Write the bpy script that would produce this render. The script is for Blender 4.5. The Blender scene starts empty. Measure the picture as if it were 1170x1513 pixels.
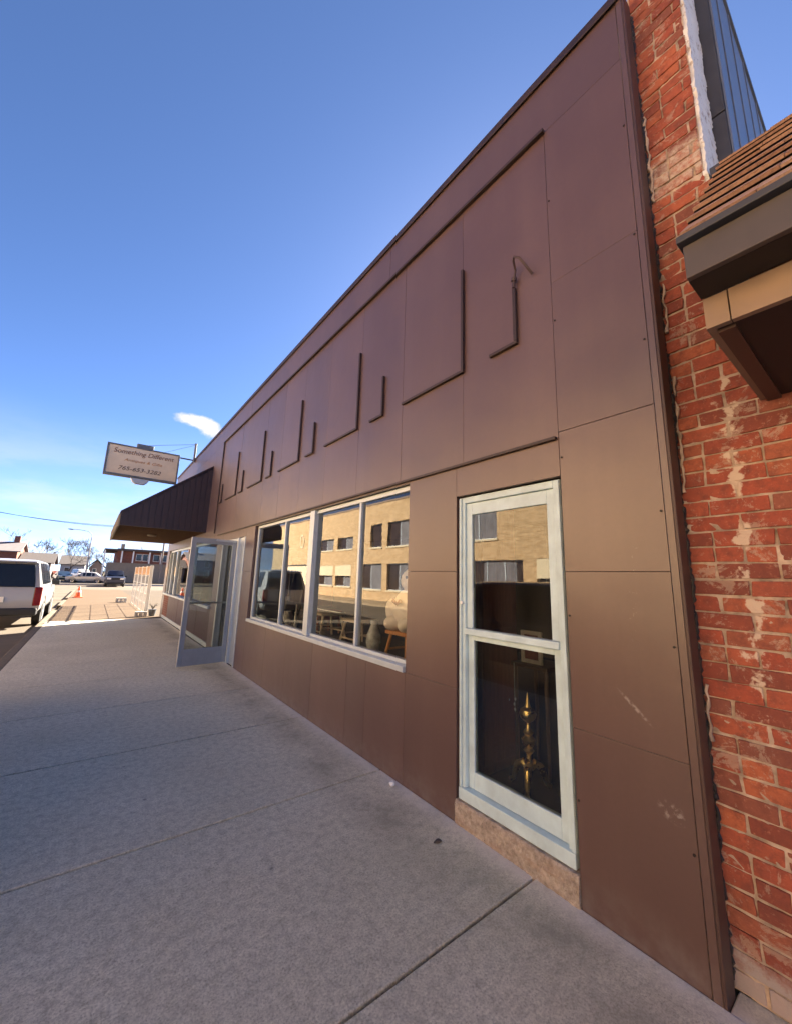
import bpy, bmesh, math, random
from mathutils import Vector, Matrix
random.seed(7)
PI = math.pi
R = math.radians
scn = bpy.context.scene
COL = scn.collection

# ------------------------------------------------------------------ helpers
class MB:
    """collects shapes, then links them as one mesh object"""
    def __init__(s):
        s.v = []; s.f = []; s.mi = []; s.cur = 0
    def add(s, vs, fs):
        b = len(s.v); s.v += [tuple(p) for p in vs]
        for f in fs:
            s.f.append([b + i for i in f]); s.mi.append(s.cur)
        return s
    def box(s, x0, x1, y0, y1, z0, z1):
        if x0 > x1: x0, x1 = x1, x0
        if y0 > y1: y0, y1 = y1, y0
        if z0 > z1: z0, z1 = z1, z0
        vs = [(x0,y0,z0),(x1,y0,z0),(x1,y1,z0),(x0,y1,z0),(x0,y0,z1),(x1,y0,z1),(x1,y1,z1),(x0,y1,z1)]
        return s.add(vs, [(0,3,2,1),(4,5,6,7),(0,1,5,4),(1,2,6,5),(2,3,7,6),(3,0,4,7)])
    def hexa(s, p):
        return s.add(p, [(0,3,2,1),(4,5,6,7),(0,1,5,4),(1,2,6,5),(2,3,7,6),(3,0,4,7)])
    def tube(s, pts, r, n=8, cap=True):
        pts = [Vector(p) for p in pts]
        rs = r if isinstance(r, (list, tuple)) else [r]*len(pts)
        rings = []
        up = None
        for i, p in enumerate(pts):
            a = pts[max(i-1,0)]; b = pts[min(i+1,len(pts)-1)]
            d = (b-a).normalized()
            if up is None:
                up = Vector((0,0,1)) if abs(d.z) < .9 else Vector((1,0,0))
            u = d.cross(up)
            if u.length < 1e-5: u = d.orthogonal()
            u.normalize(); w = u.cross(d).normalized(); up = w
            rings.append([p + (u*math.cos(2*PI*k/n) + w*math.sin(2*PI*k/n))*rs[i] for k in range(n)])
        vs = [q for rg in rings for q in rg]; fs = []
        for i in range(len(rings)-1):
            for k in range(n):
                fs.append((i*n+k, i*n+(k+1)%n, (i+1)*n+(k+1)%n, (i+1)*n+k))
        if cap:
            fs.append(tuple(range(n))[::-1]); fs.append(tuple((len(rings)-1)*n+k for k in range(n)))
        return s.add(vs, fs)
    def lathe(s, prof, c=(0,0,0), n=20, axis='z'):
        vs = []; fs = []
        for (r, h) in prof:
            for k in range(n):
                a = 2*PI*k/n
                if axis == 'z': vs.append((c[0]+r*math.cos(a), c[1]+r*math.sin(a), c[2]+h))
                else: vs.append((c[0]+h, c[1]+r*math.cos(a), c[2]+r*math.sin(a)))
        for i in range(len(prof)-1):
            for k in range(n):
                fs.append((i*n+k, i*n+(k+1)%n, (i+1)*n+(k+1)%n, (i+1)*n+k))
        fs.append(tuple(range(n))[::-1]); fs.append(tuple((len(prof)-1)*n+k for k in range(n)))
        return s.add(vs, fs)
    def prism(s, poly, d):
        """poly: list of 3-D points, d: extrusion vector"""
        d = Vector(d); n = len(poly); p = [Vector(q) for q in poly]
        vs = p + [q + d for q in p]
        fs = [tuple(range(n))[::-1], tuple(range(n, 2*n))]
        for k in range(n): fs.append((k, (k+1)%n, n+(k+1)%n, n+k))
        return s.add(vs, fs)
    def blob(s, c, r, seed=0, n=10, amp=.12):
        rnd = random.Random(seed); vs = []; fs = []
        for i in range(1, n):
            t = PI*i/n
            for k in range(2*n):
                a = PI*k/n
                j = 1 + amp*math.sin(3*a+seed)*math.sin(2*t+seed) + rnd.uniform(-amp, amp)*.25
                vs.append((c[0]+r[0]*j*math.sin(t)*math.cos(a), c[1]+r[1]*j*math.sin(t)*math.sin(a), c[2]+r[2]*j*math.cos(t)))
        m = 2*n
        for i in range(n-2):
            for k in range(m):
                fs.append((i*m+k, (i+1)*m+k, (i+1)*m+(k+1)%m, i*m+(k+1)%m))
        fs.append(tuple(range(m))); fs.append(tuple((n-2)*m+k for k in range(m))[::-1])
        return s.add(vs, fs)
    def build(s, name, mats, parent=None, world=True, smooth=False, bevel=0):
        off = Vector((0,0,0))
        if world:
            q = parent
            while q is not None:
                off += q.location; q = q.parent
        me = bpy.data.meshes.new(name)
        me.from_pydata([tuple(Vector(p)-off) for p in s.v], [], s.f)
        if not isinstance(mats, (list, tuple)): mats = [mats]
        for m in mats: me.materials.append(m)
        me.polygons.foreach_set('material_index', s.mi)
        bm = bmesh.new(); bm.from_mesh(me)
        bmesh.ops.recalc_face_normals(bm, faces=bm.faces[:])
        bm.to_mesh(me); bm.free()
        if smooth:
            me.polygons.foreach_set('use_smooth', [True]*len(me.polygons))
        o = bpy.data.objects.new(name, me); COL.objects.link(o)
        if parent is not None: o.parent = parent
        if smooth == 'auto':
            me.set_sharp_from_angle(angle=R(35))
        if bevel:
            b = o.modifiers.new('bevel', 'BEVEL'); b.width = bevel; b.segments = 2; b.limit_method = 'ANGLE'; b.angle_limit = R(40)
        return o

def tag(o, label, cat, group=None):
    o['label'] = label; o['category'] = cat
    if group: o['group'] = group
    return o
def thing(name, label, cat, loc=(0,0,0), rz=0, group=None):
    o = bpy.data.objects.new(name, None); COL.objects.link(o)
    o.location = loc; o.rotation_euler = (0,0,rz); o.empty_display_size = .2
    return tag(o, label, cat, group)
def kind(o, k='structure'):
    o['kind'] = k; return o
def kids(o):
    return [c for c in bpy.data.objects if c.parent == o]
def copy_tree(o, parent=None):
    c = o.copy(); COL.objects.link(c); c.parent = parent
    for ch in kids(o): copy_tree(ch, c)
    return c

# ------------------------------------------------------------------ materials
class NT:
    def __init__(s, name):
        s.m = bpy.data.materials.new(name); s.m.use_nodes = True
        s.t = s.m.node_tree; s.n = s.t.nodes; s.l = s.t.links
        s.p = s.n['Principled BSDF']; s.out = s.n['Material Output']
        s.tc = s.n.new('ShaderNodeTexCoord')
    def node(s, typ, **kw):
        o = s.n.new(typ)
        for k, v in kw.items(): setattr(o, k, v)
        return o
    def link(s, a, b): s.l.new(a, b)
    def mapping(s, scale=(1,1,1), src=None, loc=(0,0,0), rot=(0,0,0)):
        m = s.node('ShaderNodeMapping'); m.inputs['Scale'].default_value = scale; m.inputs['Location'].default_value = loc
        m.inputs['Rotation'].default_value = rot
        s.link(src or s.tc.outputs['Object'], m.inputs['Vector']); return m.outputs[0]
    def noise(s, scale=5, detail=4, rough=.55, vec=None, dist=0):
        o = s.node('ShaderNodeTexNoise'); o.inputs['Scale'].default_value = scale; o.inputs['Detail'].default_value = detail
        o.inputs['Roughness'].default_value = rough; o.inputs['Distortion'].default_value = dist
        s.link(vec or s.tc.outputs['Object'], o.inputs['Vector']); return o.outputs['Fac']
    def ramp(s, fac, stops):
        o = s.node('ShaderNodeValToRGB'); e = o.color_ramp.elements
        while len(e) < len(stops): e.new(.5)
        for i, (p, c) in enumerate(stops):
            e[i].position = p; e[i].color = (c, c, c, 1) if isinstance(c, (int, float)) else (*c, 1)
        s.link(fac, o.inputs['Fac']); return o.outputs['Color']
    def mix(s, fac, a, b, mode='MIX'):
        o = s.node('ShaderNodeMix', data_type='RGBA', blend_type=mode)
        for v, i in ((fac, 0), (a, 6), (b, 7)):
            if hasattr(v, 'is_output'): s.link(v, o.inputs[i])
            elif i == 0: o.inputs[0].default_value = v
            else: o.inputs[i].default_value = (*v, 1) if len(v) == 3 else v
        return o.outputs[2]
    def math(s, op, a, b=0, c=0, clamp=False):
        o = s.node('ShaderNodeMath', operation=op, use_clamp=clamp)
        for i, v in enumerate((a, b, c)):
            if hasattr(v, 'is_output'): s.link(v, o.inputs[i])
            else: o.inputs[i].default_value = v
        return o.outputs[0]
    def bump(s, h, strength=.3, dist=.01, nrm=None):
        o = s.node('ShaderNodeBump'); o.inputs['Strength'].default_value = strength; o.inputs['Distance'].default_value = dist
        s.link(h, o.inputs['Height'])
        if nrm: s.link(nrm, o.inputs['Normal'])
        s.link(o.outputs[0], s.p.inputs['Normal']); return o.outputs[0]
    def set(s, color=None, rough=None, metal=None, spec=None):
        for k, v in (('Base Color', color), ('Roughness', rough), ('Metallic', metal), ('Specular IOR Level', spec)):
            if v is None: continue
            if hasattr(v, 'is_output'): s.link(v, s.p.inputs[k])
            else: s.p.inputs[k].default_value = (*v, 1) if isinstance(v, (tuple, list)) else v
        return s.m
    def xyz(s, src=None):
        o = s.node('ShaderNodeSeparateXYZ'); s.link(src or s.tc.outputs['Object'], o.inputs[0]); return o.outputs

def dim(c, k): return tuple(min(1, x*k) for x in c)
def plain(name, c, rough=.6, metal=0, var=.18, scale=6, bump=0, bscale=60, spec=.5):
    t = NT(name)
    f = t.noise(scale, 5, .6)
    col = t.mix(t.ramp(f, [(.3, 0), (.7, 1)]), dim(c, 1-var), dim(c, 1+var))
    r = t.math('MULTIPLY_ADD', f, .2, rough-.1)
    if bump: t.bump(t.noise(bscale, 4), bump, .004)
    return t.set(col, r, metal, spec)

def m_paint():
    t = NT('brown_paint')
    big = t.noise(.9, 5, .6)
    streak = t.noise(1, 5, .6, t.mapping((3, 2.2, .22)))
    c = t.mix(t.ramp(big, [(.3, 0), (.7, 1)]), (.086, .043, .033), (.106, .055, .044))
    c = t.mix(t.math('MULTIPLY', t.ramp(streak, [(.48, 0), (.75, 1)]), .3), c, (.16, .095, .078))
    fine = t.noise(38, 3, .5)
    c = t.mix(t.ramp(fine, [(.35, .12), (.65, 0)]), c, (.05, .03, .025))
    gi = t.node('ShaderNodeNewGeometry'); pv = t.math('MULTIPLY_ADD', gi.outputs['Random Per Island'], .16, .92)
    hs = t.node('ShaderNodeHueSaturation'); t.link(c, hs.inputs['Color']); t.link(pv, hs.inputs['Value']); c = hs.outputs[0]
    # pale scuffs on the corner panel (root of the building sits at 2.2, .66, 0)
    x, y, z = t.xyz()
    def spot(cy, cz, ry, rz_, ang=0):
        dy = t.math('SUBTRACT', y, cy); dz = t.math('SUBTRACT', z, cz)
        ca, sa = math.cos(ang), math.sin(ang)
        u = t.math('ADD', t.math('MULTIPLY', dy, ca), t.math('MULTIPLY', dz, sa))
        w = t.math('SUBTRACT', t.math('MULTIPLY', dz, ca), t.math('MULTIPLY', dy, sa))
        u = t.math('DIVIDE', u, ry); w = t.math('DIVIDE', w, rz_)
        return t.math('SUBTRACT', 1, t.math('ADD', t.math('MULTIPLY', u, u), t.math('MULTIPLY', w, w)), clamp=True)
    sc = t.ramp(t.noise(34, 4, .7), [(.5, 0), (.62, 1)])
    hit = t.math('MULTIPLY', spot(.115, .63, .065, .045, .4), sc)
    hit2 = t.math('MULTIPLY', spot(.24, 1.04, .11, .011, .75), t.ramp(t.noise(50, 3, .6), [(.4, 0), (.6, 1)]))
    hit3 = t.math('MULTIPLY', spot(.2, 1.6, .03, .3, .1), t.ramp(t.noise(60, 3, .6), [(.62, 0), (.7, .6)]))
    c = t.mix(t.math('MULTIPLY', t.math('ADD', hit, t.math('ADD', hit2, hit3), clamp=True), .6), c, (.42, .38, .34))
    # grey splash dirt of the lowest hand's breadth
    dirt = t.math('MULTIPLY', t.math('SUBTRACT', 1, t.math('DIVIDE', z, .22), clamp=True), t.ramp(t.noise(9, 5, .7), [(.4, 0), (.7, 1)]))
    c = t.mix(t.math('MULTIPLY', dirt, .45), c, (.2, .18, .16))
    w = t.noise(1.7, 3, .5)
    t.bump(t.math('ADD', w, t.math('MULTIPLY', t.noise(120, 3), .03)), .28, .03)
    t.p.inputs['IOR'].default_value = 1.78; t.p.inputs['Sheen Weight'].default_value = .16; t.p.inputs['Sheen Roughness'].default_value = .4
    return t.set(c, t.math('MULTIPLY_ADD', big, .16, .32), 0, .5)

def m_concrete(name='sidewalk_concrete', a=(.64, .605, .465), b=(.78, .74, .59), stain=True):
    t = NT(name)
    sp = t.noise(95, 5, .85); sp2 = t.noise(20, 6, .75); big = t.noise(.8, 6, .65)
    c = t.mix(t.ramp(big, [(.32, 0), (.68, 1)]), a, b)
    c = t.mix(t.ramp(sp2, [(.34, .7), (.56, 0)]), c, dim(a, .55))
    c = t.mix(t.ramp(sp, [(.36, .85), (.52, 0)]), c, dim(a, .45))
    c = t.mix(t.ramp(sp, [(.56, 0), (.72, .8)]), c, dim(b, 1.25))
    if stain:
        x, y, z = t.xyz()
        # dirt band a hand's breadth off the wall, gum spots
        band = t.math('SUBTRACT', 1, t.math('ABSOLUTE', t.math('DIVIDE', t.math('SUBTRACT', x, t.math('MULTIPLY_ADD', t.noise(1.2, 3), .5, 1.62)), .3)), clamp=True)
        band = t.math('MULTIPLY', band, t.ramp(t.noise(2.3, 6, .7), [(.35, 0), (.65, 1)]))
        c = t.mix(t.math('MULTIPLY', band, .85), c, dim(a, .42))
        edge = t.math('MULTIPLY', t.math('DIVIDE', t.math('SUBTRACT', x, 2.04), .12, clamp=True), t.ramp(t.noise(6, 5, .6), [(.3, .3), (.6, 1)]))
        c = t.mix(t.math('MULTIPLY', edge, .8), c, (.74, .69, .6))
        v = t.node('ShaderNodeTexVoronoi'); v.inputs['Scale'].default_value = 2.6; t.link(t.tc.outputs['Object'], v.inputs['Vector'])
        gum = t.ramp(v.outputs['Distance'], [(.02, .6), (.045, 0)])
        c = t.mix(gum, c, (.12, .115, .115))
    h = t.math('ADD', sp, t.math('MULTIPLY', sp2, .8))
    t.bump(h, .5, .006)
    return t.set(c, t.math('MULTIPLY_ADD', big, .1, .82), 0, .3)

def m_brick_real():
    t = NT('old_red_brick')
    g = t.node('ShaderNodeNewGeometry')
    rnd = g.outputs['Random Per Island']
    c = t.ramp(rnd, [(0, (.20, .06, .042)), (.25, (.33, .078, .046)), (.6, (.37, .095, .054)), (.85, (.42, .125, .062)), (1, (.22, .08, .058))])
    n = t.noise(22, 6, .7)
    c = t.mix(t.ramp(n, [(.3, .75), (.55, 0)]), c, (.15, .05, .038))
    c = t.mix(t.ramp(t.noise(55, 4, .7), [(.58, 0), (.72, .55)]), c, (.5, .22, .14))
    # mortar smeared over the faces
    s1 = t.ramp(t.noise(6.5, 7, .8, dist=.5), [(.56, 0), (.60, 1)])
    c = t.mix(t.math('MULTIPLY', s1, .5), c, (.48, .38, .29))
    soot = t.ramp(t.noise(2.2, 6, .7), [(.42, 0), (.66, 1)])
    c = t.mix(t.math('MULTIPLY', soot, .45), c, (.13, .05, .04))
    x, y, z = t.xyz()
    # patch of old pale paint left above the canopy
    pz = t.math('SUBTRACT', 1, t.math('ABSOLUTE', t.math('DIVIDE', t.math('SUBTRACT', z, 4.0), .28)), clamp=True)
    patch = t.ramp(t.math('ADD', t.math('MULTIPLY', pz, .65), t.math('MULTIPLY', t.noise(16, 5, .7), .55)), [(.55, 0), (.68, 1)])
    c = t.mix(t.math('MULTIPLY', patch, t.ramp(t.noise(28, 5, .75), [(.38, .15), (.6, .8)])), c, (.56, .48, .38))
    jy = t.math('SUBTRACT', 1, t.math('ABSOLUTE', t.math('DIVIDE', t.math('SUBTRACT', y, .43), .12)), clamp=True)
    jz = t.math('SUBTRACT', 1, t.math('ABSOLUTE', t.math('DIVIDE', t.math('SUBTRACT', z, 1.85), 1.0)), clamp=True)
    blob = t.ramp(t.math('ADD', t.math('MULTIPLY', t.math('MULTIPLY', jy, t.ramp(jz, [(0, 0), (.25, 1)])), .36), t.math('MULTIPLY', t.noise(11, 4, .6), .95)), [(.80, 0), (.85, 1)])
    c = t.mix(t.math('MULTIPLY', blob, .85), c, (.58, .47, .36))
    # grey cement splash at the foot
    fz = t.math('SUBTRACT', 1, t.math('DIVIDE', z, .3), clamp=True)
    foot = t.ramp(t.math('ADD', t.math('MULTIPLY', fz, .6), t.math('MULTIPLY', t.noise(12, 5, .7), .5)), [(.5, 0), (.64, 1)])
    c = t.mix(t.math('MULTIPLY', foot, .8), c, (.36, .33, .31))
    t.bump(t.math('ADD', n, t.noise(90, 3)), .55, .006)
    return t.set(c, .85, 0, .25)

def m_brick_tex(name, c1, c2, mortar, rot=(0,0,0), bw=.21, bh=.075):
    """brick pattern in y-z (walls that face x) or x-z by rot"""
    t = NT(name)
    x, y, z = t.xyz()
    cb = t.node('ShaderNodeCombineXYZ')
    t.link(t.math('ADD', x, y), cb.inputs[0]); t.link(z, cb.inputs[1])
    b = t.node('ShaderNodeTexBrick'); b.offset = .5
    b.inputs['Scale'].default_value = 1; b.inputs['Brick Width'].default_value = bw; b.inputs['Row Height'].default_value = bh
    b.inputs['Mortar Size'].default_value = .006; b.inputs['Color1'].default_value = (*c1, 1); b.inputs['Color2'].default_value = (*c2, 1)
    b.inputs['Mortar'].default_value = (*mortar, 1); b.inputs['Bias'].default_value = 0
    t.link(cb.outputs[0], b.inputs['Vector'])
    n = t.noise(1.3, 5, .6)
    c = t.mix(t.ramp(n, [(.3, .35), (.6, 0)]), b.outputs['Color'], dim(c1, .7))
    n2 = t.noise(2.6, 6, .8); c = t.mix(t.ramp(n2, [(.3, .5), (.55, 0)]), c, dim(c1, .55)); c = t.mix(t.ramp(n2, [(.55, 0), (.75, .4)]), c, dim(c1, 1.3))
    t.bump(b.outputs['Fac'], -.3, .01)
    return t.set(c, .85, 0, .25)

def m_glass(name='window_glass', ior=2.0, tint=(.86, .9, .88)):
    t = NT(name)
    t.n.remove(t.p)
    fr = t.node('ShaderNodeFresnel'); fr.inputs['IOR'].default_value = ior
    gl = t.node('ShaderNodeBsdfGlossy'); gl.inputs['Roughness'].default_value = .004; gl.inputs['Color'].default_value = (.97, .98, .98, 1)
    tr = t.node('ShaderNodeBsdfTransparent'); tr.inputs['Color'].default_value = (*tint, 1)
    b = t.node('ShaderNodeBump'); b.inputs['Strength'].default_value = .09; b.inputs['Distance'].default_value = .01
    t.link(t.noise(1.6, 2, .4), b.inputs['Height']); t.link(b.outputs[0], gl.inputs['Normal'])
    mx = t.node('ShaderNodeMixShader')
    t.link(fr.outputs[0], mx.inputs[0]); t.link(tr.outputs[0], mx.inputs[1]); t.link(gl.outputs[0], mx.inputs[2])
    df = t.node('ShaderNodeBsdfDiffuse'); df.inputs['Color'].default_value = (.6, .58, .54, 1)
    m2 = t.node('ShaderNodeMixShader'); t.link(t.ramp(t.noise(3.2, 6, .7, t.mapping((1, 1, .4))), [(.4, .0), (.75, .035)]), m2.inputs[0])
    t.link(mx.outputs[0], m2.inputs[1]); t.link(df.outputs[0], m2.inputs[2])
    t.link(m2.outputs[0], t.out.inputs[0]); return t.m
def m_clear():
    t = NT('clear_inner_face'); t.n.remove(t.p)
    tr = t.node('ShaderNodeBsdfTransparent'); tr.inputs['Color'].default_value = (.97, .98, .97, 1)
    t.link(tr.outputs[0], t.out.inputs[0]); return t.m

def m_asphalt():
    t = NT('asphalt')
    n = t.noise(60, 4, .8); b = t.noise(.5, 5, .6)
    c = t.mix(t.ramp(b, [(.3, 0), (.7, 1)]), (.085, .07, .052), (.125, .104, .08))
    c = t.mix(t.ramp(n, [(.6, 0), (.75, .6)]), c, (.16, .155, .15))
    t.bump(n, .4, .008)
    return t.set(c, .9, 0, .25)
def m_wood(name, a, b, sc=(1, 1, 1), rough=.5, spec=.5):
    t = NT(name)
    n = t.noise(3, 6, .6, t.mapping((14*sc[0], 14*sc[1], 1.2*sc[2])), .6)
    t.bump(n, .15, .004)
    return t.set(t.mix(t.ramp(n, [(.3, 0), (.7, 1)]), a, b), rough, 0, spec)
def m_shingle():
    t = NT('brown_shingle')
    g = t.node('ShaderNodeNewGeometry')
    c = t.ramp(g.outputs['Random Per Island'], [(0, (.30, .17, .12)), (.5, (.40, .24, .17)), (1, (.46, .30, .22))])
    n = t.noise(90, 4, .8)
    c = t.mix(t.ramp(n, [(.35, .6), (.6, 0)]), c, (.14, .08, .055))
    t.bump(n, .25, .003)
    return t.set(c, .9)
def m_whitewash():
    t = NT('flaking_whitewash')
    n = t.noise(14, 6, .75)
    c = t.mix(t.ramp(n, [(.36, 1), (.44, 0)]), (.74, .73, .70), (.42, .33, .27))
    c = t.mix(t.ramp(t.noise(40, 4, .7), [(.62, 0), (.68, .8)]), c, (.16, .15, .14))
    t.bump(n, .5, .01)
    return t.set(c, .85)
def m_tan_lot(name, a, b):
    t = NT(name)
    x, y, z = t.xyz()
    n = t.noise(1.0, 6, .7, t.mapping((.35, 2.2, 1)))
    c = t.mix(t.ramp(n, [(.35, 0), (.65, 1)]), a, b)
    c = t.mix(t.ramp(t.noise(45, 4, .75), [(.35, .5), (.6, 0)]), c, dim(a, .55))
    t.bump(t.noise(45, 4, .75), .4, .008)
    return t.set(c, .9, 0, .25)

def m_stone():
    t = NT('rough_stone')
    n = t.noise(26, 6, .75); n2 = t.noise(9, 5, .7, t.mapping((1, .5, 2)))
    c = t.mix(t.ramp(n, [(.36, 0), (.64, 1)]), (.30, .24, .19), (.56, .47, .38))
    c = t.mix(t.ramp(n2, [(.5, 0), (.68, .5)]), c, (.38, .25, .17))
    c = t.mix(t.ramp(t.noise(60, 4, .8), [(.6, 0), (.7, .8)]), c, (.62, .55, .46))
    c = t.mix(t.ramp(t.noise(45, 4, .8, t.mapping((1, 1, 1), None, (3, 1, 2))), [(.62, 0), (.7, .8)]), c, (.06, .045, .035))
    t.bump(t.math('ADD', n, n2), 1, .02)
    return t.set(c, .92, 0, .2)
M = {}
M['paint'] = m_paint()
M['paint_dark'] = plain('dark_brown_trim', (.06, .032, .026), .5, 0, .2, 4, .1)
M['mould'] = plain('brown_moulding', (.034, .018, .015), .5, 0, .15, 5)
M['concrete'] = m_concrete()
M['concrete_old'] = m_concrete('curb_concrete', (.13, .105, .075), (.18, .15, .11), False)
M['sun_toned_paving'] = m_tan_lot('sun_toned_paving', (.075, .046, .024), (.12, .078, .042))  # same sidewalk concrete; sunlit tan put into the colour, darkened against overexposure
M['brick'] = m_brick_real()
M['mortar'] = plain('lime_mortar', (.38, .29, .22), .95, 0, .5, 11, .6, 60, .2)
M['tanbrick'] = m_brick_tex('tan_brick', (.68, .48, .27), (.46, .30, .145), (.66, .54, .37), bw=.4, bh=.1)
M['redbrick_far'] = m_brick_tex('far_red_brick', (.20, .07, .05), (.16, .055, .042), (.26, .2, .16))
M['glass'] = m_glass('window_glass', 1.8, (.92, .95, .94)); M['clear'] = m_clear()
M['glass_dim'] = m_glass('awning_window_glass', 1.3, (.6, .62, .62)); M['glass_tall'] = m_glass('tall_window_glass', 1.75, (.72, .77, .78))
M['frame'] = plain('pale_painted_frame', (.50, .63, .66), .45, 0, .14, 7, .08, 40)
M['alu'] = plain('grey_aluminium', (.52, .58, .62), .4, .35, .06, 9)
M['door_grey'] = plain('blue_grey_door_metal', (.34, .37, .41), .45, .3, .07, 7)
M['dark'] = plain('dark_gap', (.012, .011, .011), .8)
M['stone'] = m_stone()
M['asphalt'] = m_asphalt()
M['lot'] = m_tan_lot('tan_gravel_lot', (.06, .043, .027), (.09, .066, .042))
M['dirt'] = m_tan_lot('winter_grass', (.065, .055, .03), (.09, .075, .045))
M['far_walk'] = m_tan_lot('far_walk_paving', (.32, .24, .15), (.42, .33, .22)); M['shingle'] = m_shingle(); M['white_wash'] = m_whitewash()
M['metal_dark'] = plain('dark_grey_metal_siding', (.055, .056, .066), .5, .2, .2, 3)
M['metal_light'] = plain('blue_grey_metal_siding', (.20, .22, .26), .38, .5, .12, 3)
M['fascia'] = plain('plum_fascia_paint', (.075, .062, .06), .5, 0, .15, 4)
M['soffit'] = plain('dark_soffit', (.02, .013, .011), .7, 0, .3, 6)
M['frieze'] = plain('tan_frieze_board', (.27, .185, .125), .7, 0, .12, 5)
M['awning'] = plain('maroon_ribbed_metal', (.034, .02, .024), .45, .1, .2, 3)
M['awn_soffit'] = m_wood('brown_wood_soffit', (.085, .045, .026), (.12, .068, .038), (1, .08, 10), .95, .02)
M['maroon'] = plain('maroon_bulkhead', (.045, .012, .016), .5, 0, .2, 4)
M['cream'] = plain('cream_paint', (.72, .62, .42), .6, 0, .06, 3)
M['white'] = plain('white_paint', (.78, .78, .76), .45, 0, .05, 5)
M['black'] = plain('black_plastic', (.015, .015, .016), .5)
M['tyre'] = plain('tyre_rubber', (.02, .02, .02), .85)
M['rim'] = plain('alloy_rim', (.5, .5, .52), .35, .8, .05)
M['carglass'] = plain('dark_car_glass', (.012, .016, .022), .06, 0, .1)
M['tail'] = plain('red_tail_lamp', (.15, .008, .01), .2)
M['lamp'] = plain('clear_lamp_lens', (.7, .7, .68), .15)
M['signface'] = plain('aged_cream_sign_face', (.60, .52, .40), .5, 0, .1, 3)
M['signtext'] = plain('brown_sign_lettering', (.16, .065, .025), .6)
M['signtext2'] = plain('faded_orange_lettering', (.42, .22, .10), .6)
M['signtext3'] = plain('dark_sign_lettering', (.06, .04, .04), .6)
M['steel'] = plain('weathered_steel', (.14, .145, .15), .5, .5, .25, 6)
M['galv'] = plain('galvanised_steel', (.42, .43, .44), .45, .6, .12, 9)
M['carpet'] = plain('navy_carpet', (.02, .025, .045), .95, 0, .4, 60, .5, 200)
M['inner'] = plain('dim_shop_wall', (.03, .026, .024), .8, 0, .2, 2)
M['oldwood'] = m_wood('dark_red_wood', (.20, .062, .036), (.32, .11, .06))
M['orangewood'] = m_wood('orange_pine', (.5, .2, .06), (.68, .32, .11))
M['palewood'] = m_wood('pale_wood', (.72, .58, .42), (.82, .70, .54))
M['brass'] = plain('aged_brass', (.85, .58, .22), .28, .9, .25, 14)
M['picture'] = plain('picture_print', (.2, .07, .05), .5, 0, .6, 9)
M['gilt'] = plain('pale_gilt_frame', (.6, .52, .42), .45, .2, .2, 12)
M['redcloth'] = plain('dark_red_upholstery', (.20, .03, .025), .9, 0, .25, 20, .3, 120)
M['plush'] = plain('pale_pink_plush', (.88, .78, .72), .95, 0, .08, 9, .6, 90)
M['porc'] = plain('blue_white_porcelain', (.68, .72, .80), .15, 0, .35, 16)
M['cone'] = plain('orange_cone_plastic', (.75, .13, .04), .5, 0, .08)
M['block'] = plain('grey_cement_block', (.36, .36, .35), .95, 0, .2, 14, .6, 70)
M['bark'] = plain('grey_bark', (.07, .058, .05), .95, 0, .3, 14, .5, 30)
M['twig'] = plain('winter_twigs', (.075, .065, .058), .95, 0, .25, 3)
M['roof_dark'] = plain('dark_roof', (.07, .06, .06), .9, 0, .2, 4)
M['roof_red'] = plain('brown_red_roof', (.16, .08, .06), .9, 0, .25, 5)
M['siding_tan'] = plain('tan_render', (.24, .20, .155), .85, 0, .1, 2)
M['siding_grey'] = plain('grey_mauve_siding', (.16, .14, .145), .85, 0, .12, 2)
M['siding_white'] = plain('white_siding', (.34, .34, .34), .8, 0, .06, 2)
M['wood_pole'] = m_wood('weathered_pole', (.17, .13, .10), (.26, .21, .17))
M['mesh'] = plain('white_wire', (.74, .73, .68), .5, 0, .06)
M['orange_panel'] = m_wood('orange_lattice', (.50, .28, .12), (.66, .42, .22))
def carpaint(name, c):
    t = NT(name); t.p.inputs['Coat Weight'].default_value = .8; t.p.inputs['Coat Roughness'].default_value = .05
    n = t.noise(3, 4, .6)
    return t.set(t.mix(t.ramp(n, [(.4, 0), (.8, .25)]), c, dim(c, .75)), .35)
M['curtain'] = plain('grey_window_blind', (.16, .16, .18), .8, 0, .3, 3); M['far_glass'] = plain('brownish_far_glass', (.05, .033, .026), .15, 0, .4, 2)
M['car_white'] = carpaint('white_car_paint', (.78, .77, .74))
M['car_black'] = carpaint('black_car_paint', (.018, .019, .022))
M['car_navy'] = carpaint('navy_car_paint', (.03, .035, .055))
M['car_gold'] = carpaint('champagne_car_paint', (.5, .48, .3))
M['car_red'] = carpaint('rust_red_car_paint', (.16, .05, .035))
M['car_silver'] = carpaint('silver_car_paint', (.33, .33, .335))

# ------------------------------------------------------------------ camera
f_px, yaw, pitch, roll = 571.311, R(37.314), R(10.537), R(1.750)
CAMH = 1.62
fwd = Vector((math.sin(yaw)*math.cos(pitch), math.cos(yaw)*math.cos(pitch), math.sin(pitch)))
rt = Vector((math.cos(yaw), -math.sin(yaw), 0)); up = rt.cross(fwd)
r2 = rt*math.cos(roll) + up*math.sin(roll); u2 = -rt*math.sin(roll) + up*math.cos(roll)
cam = bpy.data.cameras.new('camera'); co = bpy.data.objects.new('camera', cam); COL.objects.link(co)
mw = Matrix((r2, u2, -fwd)).transposed().to_4x4(); mw.translation = (0, 0, CAMH)
co.matrix_world = mw
cam.sensor_width = 36; cam.sensor_fit = 'AUTO'; cam.lens = f_px/1513*36
cam.shift_y = -5.5/1513; cam.clip_start = .05; cam.clip_end = 3000
scn.camera = co

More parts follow.
